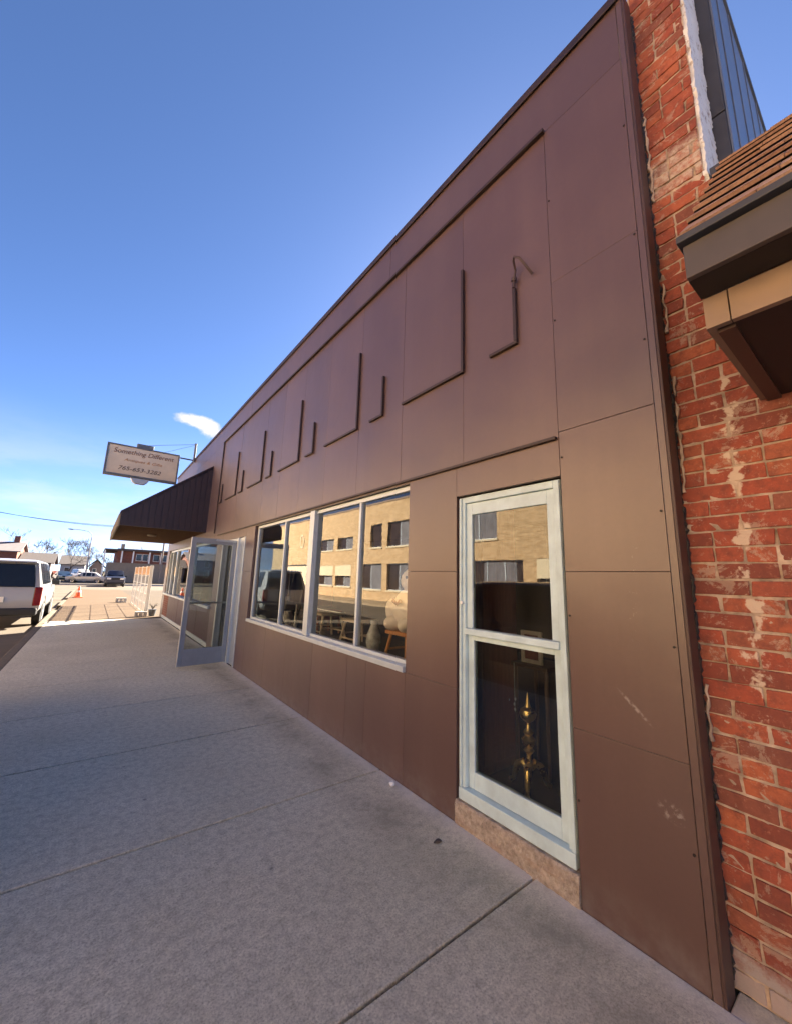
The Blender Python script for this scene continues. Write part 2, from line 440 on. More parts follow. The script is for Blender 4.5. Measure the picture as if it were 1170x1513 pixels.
# ------------------------------------------------------------------ light and sky
SUN_AZ = R(57.3)      # from +Y towards +X
SUN_EL = R(30)
w = bpy.data.worlds.new('World'); scn.world = w; w.use_nodes = True
nt = w.node_tree; bg = nt.nodes['Background']
sky = nt.nodes.new('ShaderNodeTexSky'); sky.sky_type = 'NISHITA'; sky.sun_disc = False
sky.sun_elevation = SUN_EL; sky.sun_rotation = SUN_AZ; sky.air_density = .33; sky.dust_density = .15; sky.ozone_density = 5.2
SKY = .05
def wn(t, **k):
    o = nt.nodes.new(t)
    for a, b in k.items(): setattr(o, a, b)
    return o
def wm(op, a, b=0, clamp=False):
    o = wn('ShaderNodeMath', operation=op, use_clamp=clamp)
    for i, v in enumerate((a, b)):
        if hasattr(v, 'is_output'): nt.links.new(v, o.inputs[i])
        else: o.inputs[i].default_value = v
    return o.outputs[0]
tc = wn('ShaderNodeTexCoord'); sp = wn('ShaderNodeSeparateXYZ'); nt.links.new(tc.outputs['Generated'], sp.inputs[0])
dx, dy, dz = sp.outputs
az = wm('ARCTAN2', dx, dy); el = wm('ARCSINE', dz)
def wnoise(scale, det, sx=1, sz=1, off=0):
    mp = wn('ShaderNodeMapping'); mp.inputs['Scale'].default_value = (sx, sx, sz); mp.inputs['Location'].default_value = (off, off, 0)
    nt.links.new(tc.outputs['Generated'], mp.inputs[0])
    n = wn('ShaderNodeTexNoise'); n.inputs['Scale'].default_value = scale; n.inputs['Detail'].default_value = det; n.inputs['Roughness'].default_value = .62
    nt.links.new(mp.outputs[0], n.inputs['Vector']); return n.outputs['Fac']
def wramp(f, a, b, va=0, vb=1):
    o = wn('ShaderNodeMapRange', interpolation_type='SMOOTHSTEP')
    nt.links.new(f, o.inputs[0]); o.inputs[1].default_value = a; o.inputs[2].default_value = b; o.inputs[3].default_value = va; o.inputs[4].default_value = vb
    return o.outputs[0]
# one small drifting cloud (wing shaped) and thin bright veils low over the town
n1 = wnoise(16, 5)
def puff(a0, e0, ra, re, tilt):
    da = wm('SUBTRACT', az, a0); de = wm('SUBTRACT', el, e0)
    u = wm('DIVIDE', wm('ADD', da, wm('MULTIPLY', de, tilt)), ra); v = wm('DIVIDE', wm('SUBTRACT', de, wm('MULTIPLY', da, tilt)), re)
    return wm('SUBTRACT', 1, wm('SQRT', wm('ADD', wm('MULTIPLY', u, u), wm('MULTIPLY', v, v))), clamp=True)
cl = wm('ADD', puff(.140, .347, .06, .018, .0), puff(.182, .332, .055, .028, -.35))
cmask = wramp(cl, 0.02, .25)
cl = wramp(wm('SUBTRACT', wm('MULTIPLY', cl, 1.5), wm('MULTIPLY', wnoise(60, 6), 1.5)), -.55, .35)
veil = wm('MULTIPLY', wramp(el, .0, .34, 1, 0), wramp(wnoise(3.2, 6, 1, 4.0, 3.1), .36, .66, .25, 1))
cl = wm('MULTIPLY', cl, cmask)
fac = wm('MAXIMUM', cl, wm('MULTIPLY', veil, .8))
mx = wn('ShaderNodeMix', data_type='RGBA'); nt.links.new(fac, mx.inputs[0]); nt.links.new(sky.outputs[0], mx.inputs[6])
CLOUD = 2.45
mx.inputs[7].default_value = (CLOUD, CLOUD*.965, CLOUD*1.0, 1)
nt.links.new(mx.outputs[2], bg.inputs['Color']); bg.inputs['Strength'].default_value = SKY
sl = bpy.data.lights.new('sun', 'SUN'); so = bpy.data.objects.new('sun', sl); COL.objects.link(so)
sl.energy = 5.0; sl.angle = R(.5); sl.color = (1, .87, .70)
sd = Vector((math.sin(SUN_AZ)*math.cos(SUN_EL), math.cos(SUN_AZ)*math.cos(SUN_EL), math.sin(SUN_EL)))
so.rotation_euler = sd.to_track_quat('Z', 'Y').to_euler(); so.location = (20, 20, 20)
scn.view_settings.view_transform = 'Standard'; scn.view_settings.look = 'None'; scn.view_settings.gamma = 1
scn.view_settings.use_curve_mapping = False; scn.view_settings.exposure = 3.2
cy = scn.cycles
cy.max_bounces = 8; cy.transparent_max_bounces = 12; cy.sample_clamp_indirect = 6

# ------------------------------------------------------------------ ground
XC = -.97                                            # kerb line
g = MB(); g.box(-900, 900, -900, 1400, -.6, -.16); kind(g.build('ground', M['dirt']))
g = MB(); g.box(-10.6, XC-.16, -80, 44, -.5, -.13); kind(g.build('road', M['asphalt']))
g = MB(); g.box(-160, 160, 44, 61, -.5, -.126); kind(g.build('cross_road', M['asphalt']))
g = MB(); g.box(-60, 60, 61.3, 116, -.5, -.05); kind(g.build('car_park', M['lot']))
g = MB(); g.box(2.2, 60, 17.6, 43.4, -.5, -.01); kind(g.build('gravel_lot', M['lot']))
g = MB(); g.box(-13.6, -10.6, -80, 44, -.5, 0); kind(g.build('far_sidewalk', M['far_walk']))
s = MB(); ys = [-9.1, -7.6, -6.08, -4.57, -3.05, -1.54, -.03, 1.49, 3.0, 4.57]
gaps = [.012]*7 + [.014, .015, .018]
y = 4.57
while y < 43: y += 1.53; ys.append(y); gaps.append(.010)
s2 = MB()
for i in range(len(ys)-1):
    (s if ys[i] < 16.7 else s2).box(XC, 2.2, ys[i]+gaps[i]/2+.001, ys[i+1]-gaps[i+1]/2-.001, -.3, 0)  # far stretch of the same walk takes the painted sun tone
s.box(2.203, 2.345, -9, .638, -.3, -.004)
kind(s.build('sidewalk', M['concrete'], bevel=.006)); kind(s2.build('sun_toned_sidewalk', M['sun_toned_paving'], bevel=.006))
g = MB(); g.box(XC, 2.2, -9.0, 43.4, -.4, -.035); kind(g.build('sidewalk_bed', M['dark']))
c = MB()
yy = -9.0
for a, b in ((-9, 21.5), (24.2, 28.6), (30.4, 43.4)):
    y = a
    while y < b - .2:
        e = min(y+3.05, b); c.box(XC-.16, XC-.004, y+.004, e-.004, -.4, .002); y = e
kind(c.build('kerb', M['concrete_old'], bevel=.015))
g = MB(); g.box(-30, 40, 61.0, 61.3, -.5, .08); kind(g.build('far_kerb', M['siding_white']))
g = MB()
for k in range(-4, 5): g.box(-5.9+0, -5.78, k*9.0, k*9.0+3.0, -.2, -.126)
kind(g.build('lane_marking', M['cream']))

# ------------------------------------------------------------------ brown storefront
B = thing('storefront_building', 'long brown panelled storefront with windows, open door and maroon awning', 'building', (2.2, .66, 0))
X0 = 2.2; XB = 2.235
wl = MB()
def panels(y0, y1, z0, z1, ycuts=(), zcuts=(), g=.0028):
    yc = [y0] + [c for c in ycuts if y0+.02 < c < y1-.02] + [y1]
    zc = [z0] + [c for c in zcuts if z0+.02 < c < z1-.02] + [z1]
    for i in range(len(yc)-1):
        for j in range(len(zc)-1):
            wl.box(X0 + random.uniform(0, .0018), XB, yc[i]+g/2, yc[i+1]-g/2, zc[j]+g/2, zc[j+1]-g/2)
seam = [1.22+.806*k for k in range(22)]
YE = 17.5
panels(.69, 1.225, -.03, 4.915, (), (.855, 1.70, 2.57, 3.64))
panels(.69, YE, 4.915, 5.40, [.69+2.44*k for k in range(1, 8)])
panels(1.225, 10.05, 2.53, 4.915, seam)
panels(10.05, YE, 2.66, 4.915, seam)
panels(1.225, 2.10, 2.285, 2.53)
panels(2.10, 2.69, -.03, 2.53, (), (.855, 1.70))
panels(2.69, 7.03, -.03, .85, [3.29, 3.64, 4.45, 5.26, 6.07])
panels(2.69, 7.03, 2.505, 2.53)
panels(7.03, 7.53, -.03, 2.53, (), (.855, 1.70))
panels(7.53, 9.25, 2.36, 2.53)
panels(9.25, 9.7, -.03, 2.53, (), (.855, 1.70))
panels(9.7, 10.05, 2.45, 2.53)
panels(10.05, YE, 2.45, 2.66)
panels(16.95, YE, -.03, 2.45)
wl.build('wall', M['paint'], B, bevel=.0012)
# backing wall behind the panels with the same openings
bk = MB()
for (a, b, z0, z1) in ((.70, 1.235, 0, 5.38), (1.235, 2.095, 2.29, 5.38), (2.095, 2.70, 0, 5.38), (2.70, 7.02, 0, .84), (2.70, 7.02, 2.51, 5.38),
                       (7.02, 7.54, 0, 5.38), (7.54, 9.24, 2.365, 5.38), (9.24, 9.71, 0, 5.38), (9.71, 16.94, 2.455, 5.38), (9.71, 16.94, 0, .8), (16.94, YE-.01, 0, 5.38)):
    bk.box(XB+.002, XB+.12, a, b, z0, z1)
bk.build('backing_wall', M['paint_dark'], B)
sh = MB()
sh.box(XB+.13, 18, .75, .9, 0, 5.2); sh.box(XB+.13, 18, YE-.2, YE-.03, 0, 5.2); sh.box(18, 18.2, .75, YE-.03, 0, 5.2); sh.box(XB+.13, 18, .9, YE-.2, 5.0, 5.2)
sh.build('outer_shell', M['paint_dark'], B)
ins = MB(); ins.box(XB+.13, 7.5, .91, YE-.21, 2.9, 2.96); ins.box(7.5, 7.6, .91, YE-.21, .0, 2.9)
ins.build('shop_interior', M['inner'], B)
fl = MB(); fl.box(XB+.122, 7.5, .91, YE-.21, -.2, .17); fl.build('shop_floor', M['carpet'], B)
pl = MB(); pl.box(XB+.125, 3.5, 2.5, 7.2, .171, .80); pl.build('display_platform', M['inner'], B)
pt = MB(); pt.box(2.95, 3.05, .91, 2.49, .172, 2.89); 
cp = MB(); cp.box(X0-.018, XB+.2, .66, YE+.02, 5.402, 5.445); cp.box(X0-.022, X0-.012, .655, YE+.02, 5.37, 5.44)
cp.build('coping', M['mould'], B, bevel=.004)
# raised border and the L shaped mouldings of the fascia
def strip(mb, y0, y1, z0, z1, d=.028): mb.box(X0-d, X0-.001, y0, y1, z0, z1)
tr = MB(); strip(tr, 1.215, 10.09, 4.90, 4.928, .034); tr.build('border_moulding', M['mould'], B, bevel=.004)
tr = MB(); strip(tr, 1.235, 9.7, 2.52, 2.542, .026); tr.build('border_moulding', M['mould'], B, bevel=.004)
tr = MB(); strip(tr, 10.055, 10.085, 2.60, 4.899, .028); tr.build('border_moulding', M['mould'], B, bevel=.004)
for k in range(6):
    yb = 2.02 + 1.642*k
    if k < 5:
        m = MB(); strip(m, yb-.013, yb+.013, 3.345, 4.29); strip(m, yb-.013, yb+.80, 3.32, 3.3435); m.build('bracket_moulding', M['mould'], B, bevel=.003)
    ya = 1.505 + 1.655*k
    m = MB(); strip(m, ya-.013, ya+.013, 3.345, 3.775); strip(m, ya-.013, ya+.235, 3.32, 3.3435); m.build('bracket_moulding', M['mould'], B, bevel=.003)
cd = MB()
cd.tube([(2.175, 1.503, 3.775), (2.172, 1.497, 3.83)], .012); cd.tube([(2.172, 1.5, 3.825), (2.17, 1.492, 3.85)], .02)
cd.tube([(2.172, 1.495, 3.84), (2.165, 1.478, 3.90), (2.12, 1.462, 3.945), (2.10, 1.44, 3.95), (2.10, 1.40, 3.915), (2.13, 1.37, 3.85), (2.19, 1.355, 3.80)], .0085)
cd.build('conduit', M['paint_dark'], B, smooth='auto')
ct = MB(); ct.box(X0-.004, X0+.02, .655, .687, -.03, 5.40); ct.build('corner_flange', M['paint'], B, bevel=.002)
ct = MB(); ct.box(X0-.0045, 2.30, .640, .6535, -.03, 5.40)
ct.build('corner_trim', M['paint_dark'], B, bevel=.003)
rp = MB(); rnd = random.Random(3); pts = []
for i in range(330):
    z = .05 + i*.016; pts.append((2.306+rnd.uniform(-.004, .004), .643+rnd.uniform(-.006, .005)+.004*math.sin(i*.11), z))
rp.tube(pts, [rnd.uniform(.004, .012) for _ in pts], 6)
rp.build('ragged_sealant', M['black'], B)
for (za, zb) in ((3.85, 4.5), (2.1, 2.75), (.95, 1.2), (3.0, 3.3)):
    rp = MB(); pts = []
    z = za
    while z < zb: pts.append((2.312+rnd.uniform(-.006, .002), .628+rnd.uniform(-.008, .006), z)); z += .03
    rp.tube(pts, [rnd.uniform(.003, .011) for _ in pts], 5)
    rp.build('sealant_remains', M['mortar'], B)
for (yy, zs) in ((.705, (.5, 1.35, 2.0, 2.95, 3.62, 4.4)), (1.21, (.5, 1.45, 2.4, 3.35, 4.3))):
    for z in zs:
        sc = MB(); sc.lathe([(.006, -.004), (.006, .0)], (X0-.0005, yy, z), 8, 'x'); sc.build('screw', M['dark'], B)

def pane(mat, y0, y1, z0, z1, x, parent, th=.008):
    m = MB(); m.box(x, x+th, y0, y1, z0, z1); m.mi = [1]*6
    m.mi[5] = 0                                   # street side reflects, inner faces are clear
    return m.build('pane', [M[mat], M['clear']], parent)
# tall window ------------------------------------------------------
XF = X0 + .03
tw = MB()
tw.box(XF, XF+.09, 1.25, 1.297, .225, 2.275); tw.box(XF, XF+.09, 2.04, 2.087, .225, 2.275)
tw.box(XF, XF+.09, 1.297, 2.04, 2.228, 2.275); tw.box(XF-.02, XF+.09, 1.25, 2.087, .150, .224)
tw.box(XF-.015, XF-.001, 1.25, 1.272, .225, 2.27); tw.box(XF-.015, XF-.001, 2.066, 2.087, .225, 2.27)
TW = tw.build('tall_window', M['frame'], B, bevel=.004)
sa = MB()                                         # upper sash (outer) and lower sash
x1 = XF+.018
sa.box(x1, x1+.04, 1.30, 1.355, 1.29, 2.225); sa.box(x1, x1+.04, 1.985, 2.037, 1.29, 2.225); sa.box(x1, x1+.04, 1.355, 1.985, 2.135, 2.225)
sa.box(x1-.03, x1+.04, 1.297, 2.04, 1.245, 1.289)
sa.build('upper_sash', M['frame'], TW, bevel=.004)
sb = MB(); x2 = XF+.03
sb.box(x2, x2+.04, 1.30, 1.352, .227, 1.243); sb.box(x2, x2+.04, 1.985, 2.037, .227, 1.243); sb.box(x2, x2+.04, 1.352, 1.985, .227, .335); sb.box(x2, x2+.04, 1.352, 1.985, 1.205, 1.243)
sb.build('lower_sash', M['frame'], TW, bevel=.004)
pane('glass_tall', 1.354, 1.987, 1.288, 2.137, x1+.015, TW); pane('glass_tall', 1.35, 1.987, .333, 1.207, x2+.015, TW)
lk = MB(); lk.tube([(XF-.016, 2.052, 1.47), (XF-.03, 2.052, 1.47)], .012); lk.build('sash_catch', M['white'], TW)
st = MB(); rnd = random.Random(5); nu, nv = 60, 14; vs = []; fs = []
prof = [(0.1, 0.144), (0.06, 0.145), (0.02, 0.146), (-0.004, 0.145), (-0.012, 0.134), (-0.014, 0.114), (-.013, .100), (-.015, .08), (-.013, .07), (-.015, .045), (-.014, .02), (-.013, -.02)]
for i in range(nu+1):
    for (px, pz) in prof:
        k = .004 if px < 0 else .001
        vs.append((X0+px+rnd.uniform(-k, k), 1.227+(2.099-1.227)*i/nu, pz+rnd.uniform(-.003, .002)))
q = len(prof)
for i in range(nu):
    for j in range(q-1): fs.append((i*q+j, i*q+j+1, (i+1)*q+j+1, (i+1)*q+j))
fs.append(tuple(range(q))); fs.append(tuple(nu*q+j for j in range(q))[::-1])
st.add(vs, fs)
st.build('stone_sill', M['stone'], B)
# big window ------------------------------------------------------
bw = MB(); XW = X0+.05
bw.box(X0-.02, XW+.08, 2.70, 7.02, .852, .90); bw.box(XW, XW+.07, 2.70, 7.02, .901, .935)
bw.box(XW, XW+.07, 2.70, 7.02, 2.455, 2.503)
bw.box(XW, XW+.07, 6.95, 7.02, .936, 2.454); bw.box(XW, XW+.07, 2.70, 2.725, .936, 2.454)
bw.box(XW-.04, XW+.09, 4.66, 4.79, .903, 2.50)
BW = bw.build('display_window', M['alu'], B, bevel=.004)
for yy in (3.59, 5.72):
    m = MB(); m.box(XW-.005, XW+.06, yy-.018, yy+.018, .937, 2.453); m.build('mullion', M['alu'], BW, bevel=.003)
for a, b in ((2.727, 3.571), (3.609, 4.659), (4.791, 5.701), (5.739, 6.949)):
    pane('glass', a, b, .937, 2.453, XW+.025, BW)
# entrance ---------------------------------------------------------
ef = MB()
ef.box(X0-.01, X0+.12, 7.54, 7.60, 0, 2.355); ef.box(X0+.02, X0+.12, 7.60, 7.94, 0, 2.355); ef.box(X0-.015, X0+.12, 7.94, 8.02, 0, 2.355)
ef.box(X0, X0+.12, 9.17, 9.235, 0, 2.355); ef.box(X0, X0+.12, 8.02, 9.17, 2.29, 2.355); ef.box(X0-.03, X0+.13, 8.02, 9.17, .0, .02)
EF = ef.build('entrance_frame', M['alu'], B, bevel=.005)
# door leaf swung out over the sidewalk: hinge (2.17, 7.99) free edge (1.36, 7.86)
hx, hy, ex, ey = 2.165, 7.985, 1.345, 7.885
du = Vector((ex-hx, ey-hy, 0)); DW = du.length; du.normalize(); dn = Vector((-du.y, du.x, 0))
def dbox(mb, u0, u1, z0, z1, t0=-.022, t1=.022):
    H = Vector((hx, hy, 0))
    p = []
    for z in (z0, z1):
        for (u, t) in ((u0, t0), (u1, t0), (u1, t1), (u0, t1)): p.append(H + du*u + dn*t + Vector((0, 0, z)))
    mb.hexa(p)
d = MB(); dbox(d, 0, .075, .03, 2.29); dbox(d, DW-.085, DW, .03, 2.29); dbox(d, .076, DW-.086, .03, .31); dbox(d, .076, DW-.086, 2.19, 2.29)
D = d.build('door', M['door_grey'], B, bevel=.004)
m = MB(); dbox(m, .074, DW-.084, .308, 2.192, -.004, .004); m.mi = [0]*6; m.build('pane', [M['glass_tall']], D)
m = MB(); dbox(m, .06, DW-.02, 1.085, 1.12, -.075, -.05); dbox(m, .06, .09, 1.09, 1.115, -.05, -.022); dbox(m, DW-.06, DW-.03, 1.09, 1.115, -.05, -.022)
dbox(m, DW-.075, DW-.045, .98, 1.22, .05, .07); dbox(m, DW-.075, DW-.045, .985, 1.0, .022, .05); dbox(m, DW-.075, DW-.045, 1.2, 1.215, .022, .05)
m.build('push_bar', M['galv'], D, bevel=.003)
m = MB(); dbox(m, .02, .4, 2.25, 2.285, .024, .05); m.build('door_closer', M['alu'], D)
# far shop window under the awning ---------------------------------------
fw = MB()
fw.box(X0-.06, XW+.08, 9.7, 16.95, .855, .91); fw.box(XW, XW+.08, 9.7, 16.95, 2.38, 2.448)
for yy in (9.74, 12.5, 15.3, 16.2, 16.9): fw.box(XW-.02, XW+.08, yy-.045, yy+.045, .911, 2.379)
fw.box(X0-.004, XW+.08, 9.7, 16.95, .02, .12)
FW = fw.build('awning_window', M['alu'], B, bevel=.005)
ps = (9.785, 12.455, 12.545, 15.255, 15.345, 16.155, 16.245, 16.855)
for i in range(0, len(ps), 2): pane('glass_dim', ps[i], ps[i+1], .912, 2.378, XW+.03, FW)
mr = MB()
for a, b in ((9.7, 11.1), (11.1, 12.5), (12.5, 13.9), (13.9, 15.9)): mr = MB(); mr.box(X0+.004, XB+.1, a+.015, b-.015, .125, .853); mr.build('bulkhead_panel', M['maroon'], B, bevel=.006)
mr = MB(); mr.box(X0+.002, XB+.1, 15.9, 16.95, .122, .853); mr.build('bulkhead_brick', M['redbrick_far'], B)
# awning ------------------------------------------------------------
AX, ZT, ZF, ZB = .33, 4.47, 2.985, 2.70
aw = MB(); ya, yb = 11.06, 16.6
# ribbed end cheek
nr = 14
for i in range(nr):
    xa = X0 + (AX-X0)*i/nr; xb_ = X0 + (AX-X0)*(i+1)/nr
    za = ZT + (ZF-ZT)*i/nr; zb = ZT + (ZF-ZT)*(i+1)/nr
    gx = (xb_-xa)*.18
    aw.prism([(xa, ya, ZB), (xb_-gx, ya, ZB), (xb_-gx, ya, zb-(ZF-ZT)/nr*.18), (xa, ya, za)], (0, .03, 0))
    aw.prism([(xb_-gx, ya+.016, ZB), (xb_, ya+.016, ZB), (xb_, ya+.016, zb), (xb_-gx, ya+.016, zb-(ZF-ZT)/nr*.18)], (0, .014, 0))
# sloping ribbed roof and far cheek
aw.prism([(X0-.002, ya, ZT+.02), (AX-.02, ya, ZF+.02), (AX-.02, ya, ZF-.03), (X0-.002, ya, ZT-.04)], (0, yb-ya, 0))
y = ya
while y < yb:
    aw.prism([(X0-.002, y, ZT+.05), (AX-.02, y, ZF+.05), (AX-.02, y, ZF+.018), (X0-.002, y, ZT+.018)], (0, .035, 0)); y += .3
aw.prism([(X0-.002, yb-.03, ZB), (AX, yb-.03, ZB), (AX, yb-.03, ZF-.031), (X0-.002, yb-.03, ZT-.041)], (0, .03, 0))
AW = aw.build('awning', M['awning'], B)
fa = MB(); y = ya; i = 0
while y < yb-.01:
    fa.box(AX-.03-(.008 if i % 2 else 0), AX-.001, y, min(y+.28, yb)-.004, ZB-.02, ZF-.005); y += .28; i += 1
fa.build('valance', M['siding_tan'], AW)
so_ = MB(); so_.box(AX, X0-.003, ya+.031, yb-.031, ZB+.002, ZB+.03); so_.build('soffit', M['awn_soffit'], AW)
lf = MB(); lf.lathe([(.12, 0), (.11, -.04), (.0, -.05)], (1.2, 13.2, ZB+.002), 16); lf.build('soffit_light', M['siding_tan'], AW)

# ------------------------------------------------------------------ projecting sign
SY = 14.05
S = thing('hanging_sign', 'cream two-sided shop sign on an arm above the maroon awning', 'sign', (2.15, SY, 5.3))
sg = MB(); sx0, sx1, sz0, sz1 = -.185, 1.73, 4.455, 5.42
sg.box(sx0+.04, sx1-.04, SY-.08, SY+.08, sz0+.04, sz1-.04); SF = sg.build('sign_face', M['signface'], S)
sf = MB()
sf.box(sx0, sx1, SY-.1, SY+.1, sz0, sz0+.06); sf.box(sx0, sx1, SY-.1, SY+.1, sz1-.045, sz1); sf.box(sx0, sx0+.045, SY-.1, SY+.1, sz0+.06, sz1-.045); sf.box(sx1-.045, sx1, SY-.1, SY+.1, sz0+.06, sz1-.045)
sf.build('sign_frame', M['steel'], S, bevel=.008)
oz = MB(); oz.box(.54, .99, SY-.07, SY+.07, sz1+.001, sz1+.13); oz.build('top_housing', M['steel'], S, bevel=.02)
oz = MB(); oz.prism([(.5, SY-.07, sz0-.001), (1.0, SY-.07, sz0-.001), (.93, SY-.07, sz0-.12), (.86, SY-.07, sz0-.17), (.64, SY-.07, sz0-.17), (.56, SY-.07, sz0-.12)], (0, .14, 0)); oz.build('bottom_housing', M['galv'], S, bevel=.01)
ar = MB(); ar.tube([(sx1-.3, SY, 5.36), (2.2, SY, 5.36)], .025); ar.tube([(2.16, SY, 5.30), (2.16, SY, 5.95)], .035)
ar.tube([(.8, SY, 5.55), (2.16, SY, 5.92)], .006, 6); ar.tube([(1.3, SY, 5.44), (2.16, SY, 5.9)], .005, 6); ar.tube([(2.16, SY, 5.42), (3.2, SY+.6, 5.25)], .02)
ar.build('mounting_arm', M['steel'], S)
def text(body, x, z, size, mat, parent, y, shear=.25, wid=None, rotz=0, ext=.004, name='lettering'):
    cu = bpy.data.curves.new(name, 'FONT'); cu.body = body; cu.size = size; cu.shear = shear; cu.align_x = 'CENTER'; cu.align_y = 'CENTER'; cu.extrude = ext
    tmp = bpy.data.objects.new(name, cu); COL.objects.link(tmp)
    bpy.context.view_layer.update()
    dg = bpy.context.evaluated_depsgraph_get()
    me = bpy.data.meshes.new_from_object(tmp.evaluated_get(dg)); bpy.data.objects.remove(tmp)
    k = 1
    if wid:
        xs = [v.co.x for v in me.vertices]; k = wid/(max(xs)-min(xs))
    me.transform(Matrix.Diagonal((k, 1, 1, 1)))
    me.transform(Matrix.Rotation(PI/2, 4, 'X')); me.transform(Matrix.Rotation(rotz, 4, 'Z'))
    off = Vector((0, 0, 0)); q = parent
    while q is not None: off += q.location; q = q.parent
    me.transform(Matrix.Translation(Vector((x, y, z)) - off))
    me.materials.append(mat); o = bpy.data.objects.new(name, me); COL.objects.link(o); o.parent = parent; return o
for yy, rz in ((SY-.083, 0), (SY+.083, PI)):
    text('Something Different', .77, 5.215, .20, M['signtext'], SF, yy, .2, 1.58, rz)
    text('Antiques & Gifts', .77, 4.97, .12, M['signtext2'], SF, yy, .3, 1.0, rz)
    text('765-653-3282', .70, 4.70, .17, M['signtext3'], SF, yy, .25, 1.1, rz)

# ------------------------------------------------------------------ red brick neighbour with shingled canopy
N = thing('brick_building', 'old red brick building front with shingled canopy beside the brown storefront', 'building', (2.34, 0, 0))
XBk = 2.33
bm_ = MB(); rnd = random.Random(11)
ch, bl = .0757, .222
z = .004; row = 0
while z < 6.3:
    off = (row % 2)*bl/2 + rnd.uniform(-.012, .012)
    ymin = -1.3 if z < 3.72 else .39
    y = .655
    first = True
    while y > ymin + .02:
        L = bl
        if first: L = bl/2 + (row % 2)*bl/2; first = False
        if row % 6 == 5: L = min(L, bl/2)
        a = max(y-L, ymin); j = rnd.uniform(-.004, .004)
        t0, t1 = rnd.uniform(.002, .007), rnd.uniform(.002, .007)
        p = []
        for zz in (z+t0, z+ch-t1):
            for (xx, yy) in ((XBk+j, a+.005), (XBk+.09, a+.005), (XBk+.09, y-.005), (XBk+j, y-.005)):
                p.append((xx+rnd.uniform(-.003, .003), yy+rnd.uniform(-.004, .004), zz+rnd.uniform(-.0035, .0035)))
        bm_.hexa(p); y = a
    z += ch; row += 1
NW = bm_.build('brick_wall', M['brick'], N, bevel=.004)
mo = MB()                                          # mortar bed, slightly recessed and lumpy
ny, nz = 40, 130
def mortar_sheet(y0, y1, z0, z1, ny, nz):
    vs = []; fs = []
    for j in range(nz+1):
        for i in range(ny+1):
            vs.append((XBk+.008+rnd.uniform(-.006, .003), y0+(y1-y0)*i/ny, z0+(z1-z0)*j/nz))
    for j in range(nz):
        for i in range(ny):
            a = j*(ny+1)+i; fs.append((a, a+1, a+ny+2, a+ny+1))
    mo.add(vs, fs)
mortar_sheet(-1.3, .66, 0, 3.72, 70, 150); mortar_sheet(.392, .66, 3.72, 6.3, 12, 100)
mo.build('mortar', M['mortar'], N)
co_ = MB(); co_.box(XBk+.06, 2.64, -1.3, .655, 0, 3.7); co_.box(XBk+.06, 2.64, .4, .655, 3.701, 6.3); co_.build('wall_core', M['mortar'], N)
ww = MB(); ny = 170
vs = []; fs = []; nx = 7
for j in range(ny+1):
    z = 3.35 + (6.3-3.35)*j/ny
    xe0 = 2.345 + rnd.uniform(-.006, .005)+.008*math.sin(z*9+2*math.sin(z*23)); xe1 = 2.66 + rnd.uniform(-.008, .008)+.014*math.sin(z*7+3*math.sin(z*17))
    for i in range(nx+1):
        vs.append((xe0+(xe1-xe0)*i/nx, .378+rnd.uniform(-.004, .003), z))
for j in range(ny):
    for i in range(nx):
        a = j*(nx+1)+i; fs.append((a, a+1, a+nx+2, a+nx+1))
nb = len(vs)
vs += [(v[0], .398, v[2]) for v in vs[:nb]]
fs += [tuple(nb+k for k in f)[::-1] for f in fs]
for j in range(ny):
    a = j*(nx+1); fs.append((a, a+nx+1, a+nx+1+nb, a+nb)); a += nx; fs.append((a, a+nb, a+nx+1+nb, a+nx+1))
ww.add(vs, fs); ww.build('whitewashed_edge', M['white_wash'], N)
# party wall clad in dark metal behind the pier
md = MB()
md.box(2.665, 2.70, .312, .60, 3.5, 4.50); md.box(2.667, 2.70, .312, .60, 4.512, 6.11)
md.build('metal_cladding', M['metal_dark'], N, bevel=.004)
ml = MB(); ml.box(2.675, 9.0, .30, .311, 3.5, 6.1)
xx = 2.9
while xx < 9: ml.box(xx, xx+.012, .293, .2995, 3.5, 6.09); xx += .46
ml.box(2.66, 9.02, .285, .615, 6.112, 6.15)
ml.build('metal_cladding', M['metal_light'], N, bevel=.002)
fl_ = MB(); fl_.prism([(2.66, .299, 3.82), (3.2, .299, 3.82), (3.2, .14, 3.80), (2.66, .14, 3.80)], (0, 0, .015)); fl_.box(2.34, 2.42, -1.3, .37, 3.80, 3.86)
fl_.build('flashing', M['metal_dark'], N)
